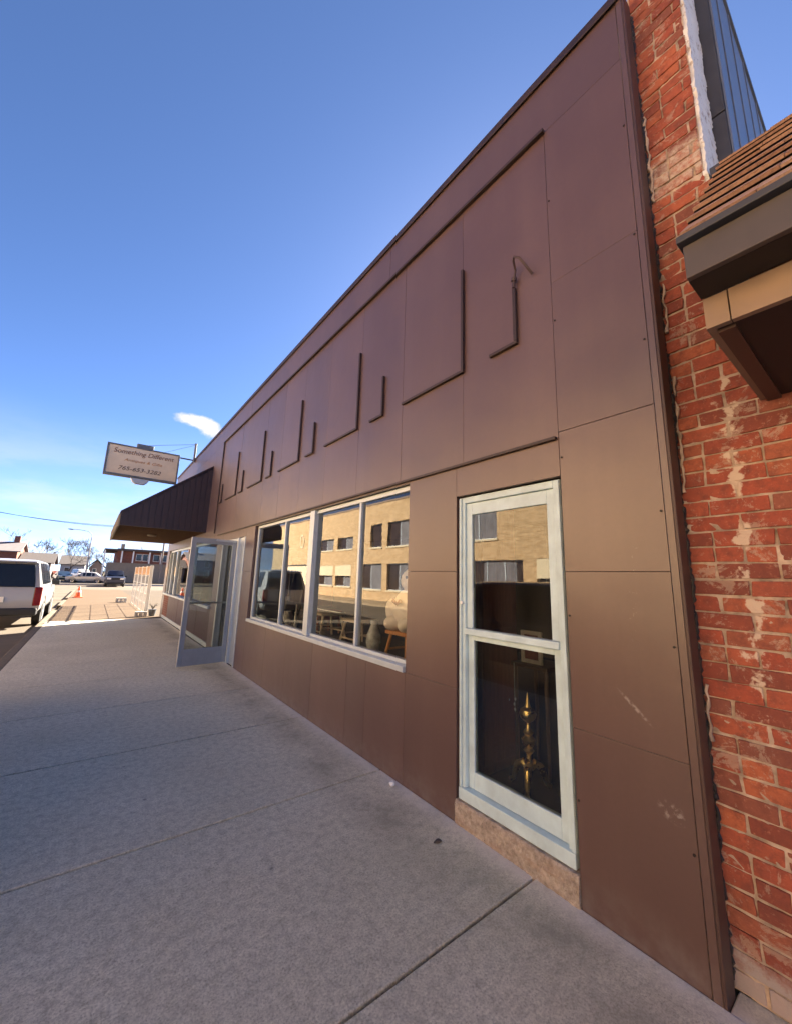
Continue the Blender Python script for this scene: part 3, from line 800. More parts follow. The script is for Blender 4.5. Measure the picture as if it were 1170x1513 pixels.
# canopy
CY0, CY1 = -1.3, .312
cn = MB(); rnd = random.Random(4)
ex_, ez_, rx_, rz_ = 1.385, 2.745, 2.335, 3.84
nrow = 9
sl_ = Vector((rx_-ex_, 0, rz_-ez_)); nrm = Vector((-sl_.z, 0, sl_.x)).normalized()
for i in range(nrow):
    y = CY1 - (0 if i % 2 else .06) ; a0 = i/nrow; a1 = min((i+1.35)/nrow, 1.02)
    p0 = Vector((ex_, 0, ez_)) + sl_*a0; p1 = Vector((ex_, 0, ez_)) + sl_*a1
    y = CY1
    while y > CY0:
        wd = rnd.uniform(.17, .25); yl = max(y-wd, CY0)
        t = rnd.uniform(.022, .028)
        cn.cur = 1; q0 = Vector((ex_, 0, ez_)) + sl_*(a0+.012)  # dark strip set back under each row paints its shadow line
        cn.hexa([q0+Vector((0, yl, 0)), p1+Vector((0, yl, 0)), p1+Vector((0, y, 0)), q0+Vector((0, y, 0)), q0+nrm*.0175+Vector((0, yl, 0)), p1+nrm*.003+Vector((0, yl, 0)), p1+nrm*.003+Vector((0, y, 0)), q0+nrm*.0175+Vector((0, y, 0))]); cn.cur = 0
        cn.hexa([p0+nrm*.018+Vector((0, yl+.001, 0)), p1+Vector((0, yl+.001, 0)), p1+Vector((0, y-.001, 0)), p0+nrm*.018+Vector((0, y-.001, 0)),
                 p0+nrm*(t+.004)+Vector((0, yl+.001, 0)), p1+nrm*.004+Vector((0, yl+.001, 0)), p1+nrm*.004+Vector((0, y-.001, 0)), p0+nrm*(t+.004)+Vector((0, y-.001, 0))])
        y = yl
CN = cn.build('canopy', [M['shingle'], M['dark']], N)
fa = MB(); fa.box(1.372, 1.395, CY0, CY1-.004, 2.595, 2.712); fa.build('fascia', M['fascia'], CN, bevel=.003)
fa = MB(); fa.box(1.345, 1.42, CY0, CY1+.006, 2.714, 2.738); fa.build('drip_edge', M['metal_dark'], CN, bevel=.003)
ck = MB(); ck.prism([(1.42, CY1-.03, 2.72), (2.335, CY1-.03, 3.78), (2.335, CY1-.03, 2.60), (1.42, CY1-.03, 2.60)], (0, .02, 0)); ck.build('cheek', M['fascia'], CN)
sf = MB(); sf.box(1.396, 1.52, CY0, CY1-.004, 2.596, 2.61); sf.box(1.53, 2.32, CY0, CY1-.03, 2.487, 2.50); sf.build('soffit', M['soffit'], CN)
fr = MB()
for a, b in ((CY0, -.35), (-.35, .24), (.24, CY1-.005)): fr.box(1.522, 1.545, a+.002, b-.002, 2.482, 2.594)
fr.box(1.546, 2.32, CY1-.028, CY1-.006, 2.484, 2.594)
fr.build('frieze', M['frieze'], CN)
rl = MB(); rl.box(1.56, 2.325, CY1-.075, CY1-.029, 2.474, 2.4865); rl.build('soffit_trim', M['paint_dark'], CN)
rb = MB(); rb.box(2.7, 16, -14, .29, 3.4, 3.6); rb.box(2.42, 2.66, -14, -1.31, 0, 3.6); rb.build('low_roof', M['metal_dark'], N)

# ------------------------------------------------------------------ tan brick building across the street (seen in the glass)
XT = -13.6
T = thing('tan_brick_building', 'two storey tan brick building across the street, mirrored in the shop windows', 'building', (XT, 20, 0))
tw_ = MB()
holes = [(9.0, 11.6, .9, 2.92), (12.4, 17.6, .3, 2.92), (14.15, 20.0, 4.2, 6.15), (22.0, 24.75, 4.25, 6.15), (25.5, 27.15, 4.25, 6.15), (21.9, 24.7, .85, 2.88), (25.4, 28.6, .85, 2.9),
         (30.0, 32.8, 4.3, 5.4), (33.5, 36.6, 4.3, 5.4), (30.1, 32.9, .95, 2.85), (33.4, 37.0, .95, 2.85), (38.2, 43.5, .3, 2.95), (-4, -1, 4.2, 6.1), (1, 5, 4.2, 6.1), (-6, 0, .8, 2.9), (2, 7, .8, 2.9)]
ycut = sorted({-14, 50} | {h[0] for h in holes} | {h[1] for h in holes})
for i in range(len(ycut)-1):
    a, b = ycut[i], ycut[i+1]; mid = (a+b)/2
    zs = sorted([(h[2], h[3]) for h in holes if h[0] <= mid <= h[1]])
    z = 0
    for (p, q) in zs + [(7.85, 7.85)]:
        if p > z: tw_.box(XT-.3, XT, a, b, z, p)
        z = q
tw_.box(XT-14, XT-.31, -14, -13.7, 0, 7.6); tw_.box(XT-14, XT-.31, 49.7, 50, 0, 7.6); tw_.box(XT-14.3, XT-14.01, -14, 50, 0, 7.6)
tw_.build('wall', M['tanbrick'], T)
m = MB(); m.box(XT-14, XT-.32, -13.6, 49.6, 7.2, 7.4); m.build('roof', M['roof_dark'], T)
m = MB(); m.box(XT-.34, XT+.05, -14.05, 50.05, 7.852, 7.98); m.build('coping', M['frieze'], T)
i_ = 0
for (a, b, p, q) in holes:
    wf = MB(); wf.box(XT-.22, XT-.15, a, b, p, p+.06); wf.box(XT-.22, XT-.15, a, b, q-.06, q); wf.box(XT-.22, XT-.15, a, a+.06, p+.06, q-.06); wf.box(XT-.22, XT-.15, b-.06, b, p+.06, q-.06)
    nn = max(1, int((b-a)/1.3))
    for k in range(1, nn): wf.box(XT-.22, XT-.15, a+(b-a)*k/nn-.035, a+(b-a)*k/nn+.035, p+.06, q-.06)
    W = wf.build('window', M['alu'], T)
    m = MB(); m.box(XT-.20, XT-.19, a+.05, b-.05, p+.05, q-.05); m.build('pane', M['far_glass'], W)
    if b-a > 2: 
        m = MB(); m.box(XT-.185, XT-.175, a+(b-a)*(.1 if i_ % 2 else .02), a+(b-a)*.55, p+.08, q-.08); m.build('curtain', M['curtain'], W)
    i_ += 1
    m = MB(); m.box(XT-.14, XT+.07, a-.06, b+.06, p-.12, p-.002); m.build('sill', M['cream'], W)
for (a, b, p, q) in ((9.0, 11.6, 1.92, 2.9), (30.1, 32.9, 1.88, 2.83), (33.4, 37.0, 1.88, 2.83)):
    m = MB(); m.box(XT-.10, XT+.02, a+.01, b-.01, p, q); m.build('sign_band', M['cream'], T)
m = MB(); m.box(XT+.001, XT+.05, 38.0, 46.0, .02, 2.9); m.build('pale_cladding', M['cream'], T)
m = MB(); m.box(XT+.001, XT+.12, 37.8, 46.2, 2.902, 3.02); m.build('ledge', M['roof_dark'], T)
m = MB()
for k in range(28):
    a = 2*PI*k/28; b = 2*PI*(k+1)/28
    m.prism([(XT+.002, 41+.62*math.cos(a), 5.6+.78*math.sin(a)), (XT+.002, 41+.62*math.cos(b), 5.6+.78*math.sin(b)), (XT+.002, 41+.46*math.cos(b), 5.6+.6*math.sin(b)), (XT+.002, 41+.46*math.cos(a), 5.6+.6*math.sin(a))], (.06, 0, 0))
m.build('round_medallion', M['cream'], T)

# ------------------------------------------------------------------ things in the shop windows
def lathe_thing(name, label, cat, mat, prof, loc, n=20):
    m = MB(); m.lathe(prof, loc, n); o = m.build(name, mat, None, smooth='auto'); tag(o, label, cat)
    me = o.data; me.transform(Matrix.Translation(-Vector(loc))); o.location = loc
    return o
A = thing('brass_andiron', 'aged brass andiron with ball finial and curled feet in tall window', 'andiron', (2.70, 1.85, .17))
m = MB(); bx, by = 2.70, 1.85
m.lathe([(1.25*a_, b_*.94) for a_, b_ in [(.012, .12), (.02, .14), (.016, .2), (.013, .24), (.03, .27), (.02, .29), (.036, .32), (.04, .35), (.022, .38), (.03, .40), (.014, .43), (.012, .47), (.024, .48), (.044, .505), (.05, .535), (.042, .565), (.018, .585), (.012, .61), (.006, .66), (.002, .69)]], (bx, by, .17))
m.build('shaft', M['brass'], A, smooth='auto')
for ang in (-.5, 1.7, 3.6):
    cx, cy_ = math.cos(ang), math.sin(ang)
    m = MB(); m.tube([(bx, by, .30), (bx+.045*cx, by+.045*cy_, .335), (bx+.09*cx, by+.09*cy_, .31), (bx+.115*cx, by+.115*cy_, .25), (bx+.13*cx, by+.13*cy_, .20), (bx+.16*cx, by+.16*cy_, .18)], [.024, .03, .027, .02, .016, .02], 10)
    m.build('curled_foot', M['brass'], A, smooth='auto')
C = thing('wood_cabinet', 'tall dark red wooden cabinet inside the tall window', 'cabinet', (2.75, 2.3, .17))
m = MB(); m.box(2.50, 3.0, 2.14, 2.48, .172, 2.3); m.box(2.47, 3.02, 2.12, 2.49, 2.301, 2.36); m.build('carcass', M['oldwood'], C, bevel=.006)
m = MB(); m.box(2.53, 2.97, 2.125, 2.139, .25, 1.2); m.box(2.53, 2.97, 2.125, 2.139, 1.25, 2.25); m.build('door_panel', M['oldwood'], C, bevel=.006)
P = thing('picture_frame', 'small pale framed picture leaning inside the tall window', 'picture', (2.94, 1.95, .95))
m = MB(); a, b, p, q = 1.86, 2.05, .985, 1.24; xx = 2.92
m.box(xx, xx+.025, a, b, p, p+.03); m.box(xx, xx+.025, a, b, q-.03, q); m.box(xx, xx+.025, a, a+.03, p+.03, q-.03); m.box(xx, xx+.025, b-.03, b, p+.03, q-.03); m.build('moulding', M['gilt'], P, bevel=.004)
m = MB(); m.box(xx+.012, xx+.02, a+.028, b-.028, p+.028, q-.028); m.build('print', M['picture'], P)
E_ = thing('side_table', 'dark wooden side table under the framed picture', 'table', (3.0, 1.97, .17))
m = MB(); m.box(2.86, 3.2, 1.78, 2.11, .955, .983); m.build('tabletop', M['paint_dark'], E_, bevel=.004)
for (a, b) in ((2.88, 1.8), (3.17, 1.8), (2.88, 2.08), (3.17, 2.08)):
    m = MB(); m.tube([(a, b, .172), (a, b, .954)], [.012, .018], 8); m.build('leg', M['paint_dark'], E_)
g_ = thing('glass_pendants', 'string of small clear glass pendants behind the brass andiron', 'ornament', (2.85, 2.07, .8))
m = MB()
for (dy, z) in ((0, .62), (.005, .66), (-.004, .70), (.06, .68)): m.blob((2.85, 2.07+dy, z), (.008, .008, .013), 3, 6)
m.tube([(2.85, 2.07, .6), (2.85, 2.07, .98)], .0015, 5)
m.build('drops', M['lamp'], g_, smooth=True)
def stool(label, x, y, z, h, w, mat, seat_t=.035):
    t = thing('stool', label, 'stool', (x, y, z))
    m = MB(); m.box(x-w/2, x+w/2, y-w/2, y+w/2, z+h-seat_t, z+h); m.build('seat', mat, t, bevel=.008)
    for sx in (-1, 1):
        for sy in (-1, 1):
            m = MB(); m.tube([(x+sx*w*.36, y+sy*w*.36, z+h-seat_t-.001), (x+sx*w*.52, y+sy*w*.52, z)], [.018, .015], 8); m.build('leg', mat, t)
    k = w*.45
    m = MB(); zz = z+h*.42
    m.tube([(x-k, y-k, zz), (x+k, y-k, zz)], .011, 8); m.tube([(x-k, y+k, zz), (x+k, y+k, zz)], .011, 8); m.tube([(x-k, y-k, zz-.05), (x-k, y+k, zz-.05)], .011, 8); m.tube([(x+k, y-k, zz-.05), (x+k, y+k, zz-.05)], .011, 8)
    m.build('stretcher', mat, t); return t
PZ = .802
stool('orange pine stool under the pink plush in the display window', 2.60, 3.14, PZ, .32, .34, M['orangewood'])
stool('pale wooden stool beside the red chair in the display window', 2.72, 5.1, PZ, .34, .38, M['palewood'])
stool('pale wooden stool right of the thin window bar, beside the porcelain vase', 2.78, 4.35, PZ, .32, .34, M['palewood'])
K = thing('plush_toy', 'large pale pink plush toy sitting on the orange stool', 'toy', (2.6, 3.14, 1.125))
m = MB(); m.blob((2.6, 3.12, 1.33), (.17, .19, .21), 2, 12, .08); m.build('body', M['plush'], K, smooth=True)
m = MB(); m.blob((2.58, 3.08, 1.62), (.11, .12, .12), 5, 12, .06); m.build('head', M['plush'], K, smooth=True)
for (yy, zz) in ((3.32, 1.30), (2.93, 1.3)):
    m = MB(); m.blob((2.53, yy, zz), (.075, .075, .13), 3, 10, .08); m.build('arm', M['plush'], K, smooth=True)
for yy in (3.24, 3.02):
    m = MB(); m.blob((2.47, yy, 1.19), (.1, .075, .07), 4, 10, .08); m.build('leg', M['plush'], K, smooth=True)
for yy in (3.13, 3.04):
    m = MB(); m.blob((2.475, yy, 1.65), (.012, .014, .016), 1, 6, 0); m.build('eye', M['black'], K, smooth=True)
m = MB(); m.tube([(2.42, 3.18, 1.42), (2.425, 3.12, 1.385), (2.42, 3.06, 1.42)], [.02, .014, .02], 8); m.build('bow', M['oldwood'], K, smooth=True)
lathe_thing('porcelain_vase', 'slim blue and white porcelain vase on the display window floor', 'vase', M['porc'], [(.05, 0), (.07, .03), (.085, .12), (.08, .2), (.05, .27), (.035, .31), (.05, .35), (.055, .36), (.04, .36)], (2.62, 3.78, PZ))
lathe_thing('small_urn', 'small grey urn beside the picture easel at the left of the display window', 'urn', M['block'], [(.045, 0), (.05, .02), (.03, .05), (.075, .13), (.08, .2), (.06, .25), (.07, .27), (.05, .27)], (2.6, 6.2, PZ))
lathe_thing('white_candlestick', 'white turned candlestick near the main window post', 'candlestick', M['white'], [(.06, 0), (.06, .015), (.03, .03), (.018, .06), (.03, .1), (.018, .14), (.025, .2), (.016, .26), (.032, .28), (.012, .29), (.012, .4)], (2.58, 5.85, PZ))
H_ = thing('upholstered_chair', 'dark red upholstered chair behind the main post of the display window', 'chair', (2.9, 5.55, PZ))
m = MB(); m.box(2.68, 3.12, 5.33, 5.77, PZ+.2, PZ+.34); m.build('seat', M['redcloth'], H_, bevel=.04)
m = MB(); m.box(2.68, 3.12, 5.66, 5.8, PZ+.345, PZ+.72); m.build('backrest', M['redcloth'], H_, bevel=.05)
for (a, b) in ((2.72, 5.38), (3.08, 5.38), (2.72, 5.72), (3.08, 5.72)):
    m = MB(); m.tube([(a, b, PZ), (a, b, PZ+.199)], [.015, .022], 8); m.build('leg', M['oldwood'], H_)
Q = thing('display_easel', 'black metal easel holding an empty frame in the display window', 'easel', (2.75, 6.3, PZ))
m = MB(); m.tube([(2.62, 5.95, PZ), (2.8, 6.05, PZ+1.05)], .012); m.tube([(2.62, 6.55, PZ), (2.8, 6.45, PZ+1.05)], .012); m.tube([(3.05, 6.25, PZ), (2.81, 6.25, PZ+1.0)], .012); m.build('stand', M['black'], Q)
m = MB(); m.box(2.72, 2.75, 5.9, 6.6, PZ+.36, PZ+.41); m.box(2.74, 2.77, 5.9, 6.6, PZ+1.1, PZ+1.15); m.box(2.73, 2.76, 5.9, 5.95, PZ+.41, PZ+1.1); m.box(2.73, 2.76, 6.55, 6.6, PZ+.41, PZ+1.1); m.build('frame', M['black'], Q)

# ------------------------------------------------------------------ vehicles
def make_car(name, label, cat, paint, loc, rz, L=4.9, Wd=1.95, Hh=1.85, style='suv', group=None):
    """local frame: rear at y=0, front at y=L, z=0 ground"""
    t = thing(name, label, cat, loc, rz, group)
    h = Wd/2; zb = .34*Hh/1.8; belt = .60*Hh; roof = Hh
    if style == 'suv':   st = [(0, .84, .98, .0), (.16, .88, 1, .55), (.32, .93, 1, .93), (.55, .95, 1, 1), (1.2, .96, 1, 1), (2.2, .96, 1, 1), (3.0, .95, 1, .985), (3.35, .94, 1, .93), (3.95, .93, 1, .05), (4.65, .88, 1, .0), (4.9, .80, .9, -.12)]
    elif style == 'van': st = [(0, .9, .98, .9), (.06, .92, 1, .97), (.4, .95, 1, 1), (1.5, .96, 1, 1), (2.6, .96, 1, 1), (3.4, .95, 1, .98), (3.8, .94, 1, .9), (4.35, .93, 1, .05), (4.75, .88, 1, .0), (4.9, .80, .9, -.12)]
    elif style == 'truck': st = [(0, .9, .98, .0), (.06, .92, 1, .02), (.8, .95, 1, .02), (1.7, .95, 1, .02), (1.75, .95, 1, .95), (2.2, .95, 1, 1), (3.1, .95, 1, .96), (3.7, .94, 1, .06), (4.65, .90, 1, .0), (4.9, .82, .92, -.1)]
    else:                st = [(0, .84, .95, .05), (.08, .88, 1, .08), (.75, .92, 1, .12), (1.35, .93, 1, .9), (1.8, .94, 1, 1), (2.5, .94, 1, 1), (2.9, .94, 1, .94), (3.75, .93, 1, .06), (4.6, .88, 1, -.06), (4.9, .78, .9, -.2)]
    sec = []
    for (y, wm_, wb_, rf) in st:
        y = y*L/4.9; w_ = h*wb_; zr = belt + (roof-belt)*rf if rf > .04 else belt*(1+rf*.6)+.02
        ins_ = .17*max(0, min(1, rf))*h/.97
        zbt = min(belt, zr)
        hf = [(0, zb), (w_*.88, zb), (w_*.99, zb+.16), (w_, zb+.32*Hh/1.8), (w_*.975, zbt-.015), (w_*.93, zbt), (w_*.93-ins_, zr-.05 if rf > .2 else zr-.005), (w_*.80-ins_, zr), (0, zr+.015)]
        sec.append([(x, y, z) for (x, z) in hf] + [(-x, y, z) for (x, z) in hf[-2:0:-1]])
    m = MB(); n = len(sec[0]); vs = [p for s_ in sec for p in s_]; fs = []
    for i in range(len(sec)-1):
        for k in range(n): fs.append((i*n+k, i*n+(k+1) % n, (i+1)*n+(k+1) % n, (i+1)*n+k))
    fs.append(tuple(range(n))); fs.append(tuple((len(sec)-1)*n+k for k in range(n))[::-1])
    m.add(vs, fs); body = m.build('body', paint, t, world=False, smooth='auto', bevel=.03)
    def panel(name, quad, mat, off=.012, par=t, inset=.07):
        q = [Vector(p) for p in quad]; c_ = sum(q, Vector())/4
        nn = (q[1]-q[0]).cross(q[3]-q[0]).normalized()
        ctr = Vector((0, L/2, Hh*.5))
        if nn.dot(c_-ctr) < 0: nn = -nn
        q = [p + (c_-p).normalized()*inset + nn*.002 for p in q]
        mm = MB(); mm.hexa(q + [p + nn*off for p in q]); return mm.build(name, mat, par, world=False)
    for i in range(len(st)-1):
        if st[i][3] > .8 and st[i+1][3] > .8:
            for side in (1, -1):
                a5, a6 = sec[i][5], sec[i][6]; b5, b6 = sec[i+1][5], sec[i+1][6]
                f = lambda p: (p[0]*side, p[1], p[2])
                if b5[1]-a5[1] > .25: panel('window', [f(a5), f(b5), f(b6), f(a6)], M['carglass'])
    # windscreen and rear glass
    for i in range(len(st)-1):
        if st[i][3] > .85 and st[i+1][3] < .2:
            a, b = sec[i], sec[i+1]; panel('windscreen', [(-b[6][0]*.97, b[6][1], b[6][2]), (b[6][0]*.97, b[6][1], b[6][2]), (a[6][0]*.97, a[6][1], a[6][2]), (-a[6][0]*.97, a[6][1], a[6][2])], M['carglass'], .014, t, .09)
        if st[i][3] < .2 and st[i+1][3] > .85:
            a, b = sec[i], sec[i+1]; panel('rear_window', [(-a[6][0]*.95, a[6][1], a[6][2]), (a[6][0]*.95, a[6][1], a[6][2]), (b[6][0]*.97, b[6][1], b[6][2]), (-b[6][0]*.97, b[6][1], b[6][2])], M['carglass'], .014, t, .1)
    if style in ('suv', 'van'):
        mm = MB(); mm.hexa([(-h*.80, -.035, belt-.02), (h*.80, -.035, belt-.02), (h*.80, .05, belt-.02), (-h*.80, .05, belt-.02), (-h*.70, .22, roof*.93), (h*.70, .22, roof*.93), (h*.70, .34, roof*.93), (-h*.70, .34, roof*.93)])
        mm.build('rear_window', M['carglass'], t, world=False, bevel=.02)
        mm = MB(); mm.hexa([(-h*.74, .14, roof*.955), (h*.74, .14, roof*.955), (h*.74, .45, roof*.975), (-h*.74, .45, roof*.975), (-h*.72, .16, roof*.975), (h*.72, .16, roof*.975), (h*.72, .45, roof*.995), (-h*.72, .45, roof*.995)]); mm.build('spoiler', paint, t, world=False, bevel=.01)
    for side in (1, -1):
        mm = MB(); mm.box(side*h*.80, side*h*.985, -.03, .12, zb+.26, belt-.02); mm.build('taillight', M['tail'], t, world=False, bevel=.02)
        mm = MB(); mm.box(side*h*.45, side*h*.86, L-.13, L+.012, belt*.74, belt*.92); mm.build('headlight', M['lamp'], t, world=False, bevel=.02)
    mm = MB(); mm.box(-h*.94, h*.94, -.10, .25, zb-.03, zb+.2); mm.build('rear_bumper', M['black'] if style != 'car' else paint, t, world=False, bevel=.05)
    mm = MB(); mm.box(-h*.86, h*.86, L-.25, L+.06, zb-.03, zb+.18); mm.build('front_bumper', M['black'], t, world=False, bevel=.05)
    mm = MB(); mm.box(-h*.4, h*.4, L-.1, L+.02, belt*.7, belt*.92); mm.build('grille', M['black'], t, world=False, bevel=.02)
    mm = MB(); mm.box(-.16, .16, -.045, -.02, belt*.62, belt*.62+.16); mm.build('number_plate', M['white'], t, world=False)
    rw = .37*Hh/1.85
    for (yy, side) in ((.19*L, 1), (.19*L, -1), (.82*L, 1), (.82*L, -1)):
        mm = MB(); x_ = side*(h-.22)
        mm.lathe([(rw*.7, 0), (rw, .02), (rw, .21), (rw*.68, .235)] if side > 0 else [(rw*.7, 0), (rw, -.02), (rw, -.21), (rw*.68, -.235)], (x_, yy, rw), 22, 'x'); WH = mm.build('wheel', M['tyre'], t, world=False, smooth='auto')
        mm = MB(); mm.lathe([(rw*.62, side*.20), (rw*.64, side*.242), (rw*.2, side*.225), (.03, side*.25)], (x_, yy, rw), 14, 'x'); mm.build('rim', M['rim'], WH, world=False, smooth='auto')
        mm = MB()
        pts = [(side*(h*.985), yy+(rw+.09)*math.cos(PI*k/12), rw+(rw+.09)*math.sin(PI*k/12)) for k in range(13)]
        mm.tube(pts, .03, 6); mm.build('wheel_arch', M['black'], t, world=False)
    for side in (1, -1):
        mm = MB(); mm.box(side*(h*.97), side*(h+.2), L*.645, L*.665+.06, belt-.02, belt+.15); mm.build('mirror', M['black'], t, world=False, bevel=.03)
    return t
RZ = -.127
make_car('parked_suv', 'pale silver parked suv at the kerb, its rear with red lamps towards us', 'car', M['car_silver'], (-2.16, 16.4, RZ), 0, 5.1, 2.0, 2.04, 'suv')
make_car('parked_suv', 'black parked suv at the kerb near the camera, seen only mirrored in glass', 'car', M['car_black'], (-2.35, 2.3, RZ), 0, 4.9, 1.95, 1.78, 'suv')
make_car('parked_pickup', 'navy pickup facing us beside the white fence', 'pickup', M['car_navy'], (2.15, 61.2, RZ), PI, 5.2, 1.9, 1.9, 'truck')
make_car('parked_van', 'white van parked beyond the cross road', 'van', M['car_white'], (-2.35, 93, -.05), PI+.25, 4.9, 1.95, 1.95, 'van')
make_car('parked_car', 'champagne car parked left of the white van', 'car', M['car_gold'], (-4.3, 85, -.05), PI+.2, 4.5, 1.8, 1.5, 'car')
make_car('parked_car', 'rust red car parked at the far left near the house', 'car', M['car_red'], (-6.2, 91, -.05), PI+.5, 4.5, 1.8, 1.5, 'car')
make_car('parked_car', 'silver car parked beyond the street lamp', 'car', M['car_silver'], (1.6, 70, -.05), R(80), 4.5, 1.8, 1.5, 'car')

# ------------------------------------------------------------------ bits on the far sidewalk
O = thing('traffic_cone', 'orange traffic cone on the sunlit sidewalk', 'cone', (-.55, 31, 0))
m = MB(); m.box(-.79, -.31, 30.76, 31.24, 0, .045); m.build('base', M['cone'], O, bevel=.01)
m = MB(); m.lathe([(.18, .046), (.15, .2), (.125, .3), (.07, .5), (.045, .64), (.03, .66)], (-.55, 31, 0), 20); m.build('body', M['cone'], O, smooth='auto')
m = MB(); m.lathe([(.121, .32), (.094, .43)], (-.55, 31, 0), 20); m.build('reflective_band', M['white'], O, smooth='auto')
F = thing('wire_fence', 'white wire fence of posts and mesh past the storefront corner', 'fence', (1.75, 18, 0))
FX = 1.78; posts = [17.9, 19.6, 21.4, 23.2, 25.2]
for i, yy in enumerate(posts):
    m = MB(); hw = .055 if i == 0 else .024; m.box(FX-hw, FX+hw, yy-hw, yy+hw, 0, 1.9); m.build('post', M['mesh'], F, bevel=.006)
for i in range(4):
    m = MB(); a, b = posts[i]+.06, posts[i+1]-.06
    for z in (.06, .42, .78, 1.14, 1.5): m.box(FX-.005, FX+.005, a, b, z, z+.010)
    y = a
    while y < b: m.box(FX-.003, FX+.003, y, y+.006, .06, 1.5); y += .2
    m.build('wire_panel', M['mesh'], F)
    m = MB(); y = a
    m.box(FX-.012, FX+.012, a, b, 1.83, 1.87); m.box(FX-.012, FX+.012, a, b, 1.53, 1.57)
    while y < b-.16:
        m.hexa([(FX-.01, y, 1.57), (FX+.01, y, 1.57), (FX+.01, y+.05, 1.57), (FX-.01, y+.05, 1.57), (FX-.01, y+.14, 1.83), (FX+.01, y+.14, 1.83), (FX+.01, y+.19, 1.83), (FX-.01, y+.19, 1.83)]); y += .13
    m.build('lattice_top', M['orange_panel'], F)
def cement_block(label, x, y, rz=0, s=1):
    m = MB(); L_, w_, h_ = .4*s, .2*s, .2*s
    m.box(-L_/2, L_/2, -w_/2, -w_/2+.035, 0, h_); m.box(-L_/2, L_/2, w_/2-.035, w_/2, 0, h_)
    for xx in (-L_/2, -.02, L_/2-.04): m.box(xx, xx+.04, -w_/2+.036, w_/2-.036, 0, h_)
    o = m.build('cement_block', M['block'], None, bevel=.006); o.location = (x, y, .001); o.rotation_euler = (PI/2, 0, rz) if False else (0, 0, rz)
    tag(o, label, 'block'); return o
def foot_block(label, x, y, s=1):
    m = MB(); m.box(-.2*s, .2*s, -.1*s, .1*s, 0, .05*s); m.box(-.2*s, .2*s, -.1*s, .1*s, .15*s, .2*s)
    for xx in (-.2, -.05, .1): m.box(xx*s, (xx+.1)*s, -.1*s, .1*s, .0501*s, .1499*s)
    o = m.build('cement_block', M['block'], None, bevel=.006); o.location = (x, y, .001); return tag(o, label, 'block')
foot_block('hollow grey cement block at the foot of the nearest fence post', 1.60, 17.5, .95)
foot_block('hollow grey cement block farther along, left of the fence posts', 1.38, 25.9, 1.2)
U = thing('bucket_planter', 'low grey planter with dry weeds between the fence post and brick corner', 'planter', (1.98, 17.75, 0))
m = MB(); m.lathe([(.10, 0), (.14, .24), (.15, .25), (.13, .25)], (1.98, 17.75, .001), 16); m.build('pot', M['steel'], U, smooth='auto')
m = MB(); rnd = random.Random(2)
for k in range(24):
    a = rnd.uniform(0, 6.28); r_ = rnd.uniform(.03, .2); m.tube([(1.98, 17.75, .24), (1.98+r_*.5*math.cos(a), 17.75+r_*.5*math.sin(a), .38), (1.98+r_*math.cos(a), 17.75+r_*math.sin(a), rnd.uniform(.36, .5))], [.006, .005, .002], 4)
m.build('weeds', M['twig'], U)
pb = MB(); pb.blob((2.12, 2.72, .018), (.022, .028, .018), 3, 6, .15); tag(pb.build('pebble', M['white'], None), 'small white pebble at the foot of the wall under the display window', 'pebble')
pb = MB(); pb.blob((1.95, 2.02, .006), (.03, .018, .006), 5, 6, .2); tag(pb.build('dead_leaf', M['bark'], None), 'dark dead leaf on the sidewalk near the tall window', 'leaf')

# ------------------------------------------------------------------ street lamp, poles, wires
L_ = thing('street_lamp', 'tall grey street lamp with curved arm over the cross road', 'lamp', (-1.0, 80, 0))
LY = 80; lx = -.98
m = MB(); m.tube([(lx, LY, -.05), (lx, LY, 5.0), (lx+.02, LY, 7.0)], [.13, .1, .08], 10); m.lathe([(.22, 0), (.2, .35), (.14, .42)], (lx, LY, -.05), 12); m.build('pole', M['galv'], L_, smooth='auto')
m = MB(); m.tube([(lx+.02, LY, 6.95), (lx-.05, LY, 7.5), (lx-.5, LY, 7.9), (lx-1.3, LY, 8.05), (lx-2.4, LY, 8.1)], .05, 8); m.build('arm', M['galv'], L_, smooth='auto')
m = MB(); m.blob((lx-2.75, LY, 8.06), (.42, .17, .1), 1, 8, 0); m.build('lamp_head', M['steel'], L_, smooth=True)
L2 = thing('street_lamp', 'smaller street lamp farther off, left of the tall one', 'lamp', (-1.4, 120, 0)); LY = 120; lx = -1.3
m = MB(); m.tube([(lx, LY, -.1), (lx, LY, 7.0)], [.12, .08], 8); m.build('pole', M['galv'], L2)
m = MB(); m.tube([(lx, LY, 6.9), (lx-.3, LY, 7.8), (lx-1.2, LY, 8.2), (lx-2.2, LY, 8.4)], .05, 8); m.build('arm', M['galv'], L2)
m = MB(); m.blob((lx-2.6, LY, 8.4), (.45, .17, .1), 1, 8, 0); m.build('lamp_head', M['steel'], L2, smooth=True)
def pole(label, x, y, h, boxes=False):
    t = thing('utility_pole', label, 'pole', (x, y, 0))
    m = MB(); m.tube([(x, y, -.1), (x, y, h)], [.16, .11], 10); m.build('pole', M['wood_pole'], t, smooth='auto')
    m = MB(); m.box(x-1.1, x+1.1, y-.06, y+.06, h-.7, h-.58); m.build('crossarm', M['wood_pole'], t)
    for dx_ in (-1, -.4, .4, 1):
        m = MB(); m.lathe([(.05, 0), (.06, .06), (.03, .14)], (x+dx_, y, h-.58), 8); m.build('insulator', M['block'], t)
    if boxes:
        m = MB(); m.lathe([(.25, 0), (.27, .05), (.27, .8), (.2, .9)], (x+.35, y, h-2.2), 12); m.build('transformer', M['steel'], t)
    return t
pole('weathered utility pole at the far left, beside the red brick house', -14.2, 74, 10)
pole('dark utility pole with transformer behind the storefront corner', 8.6, 74, 9.5, True)
m = MB()
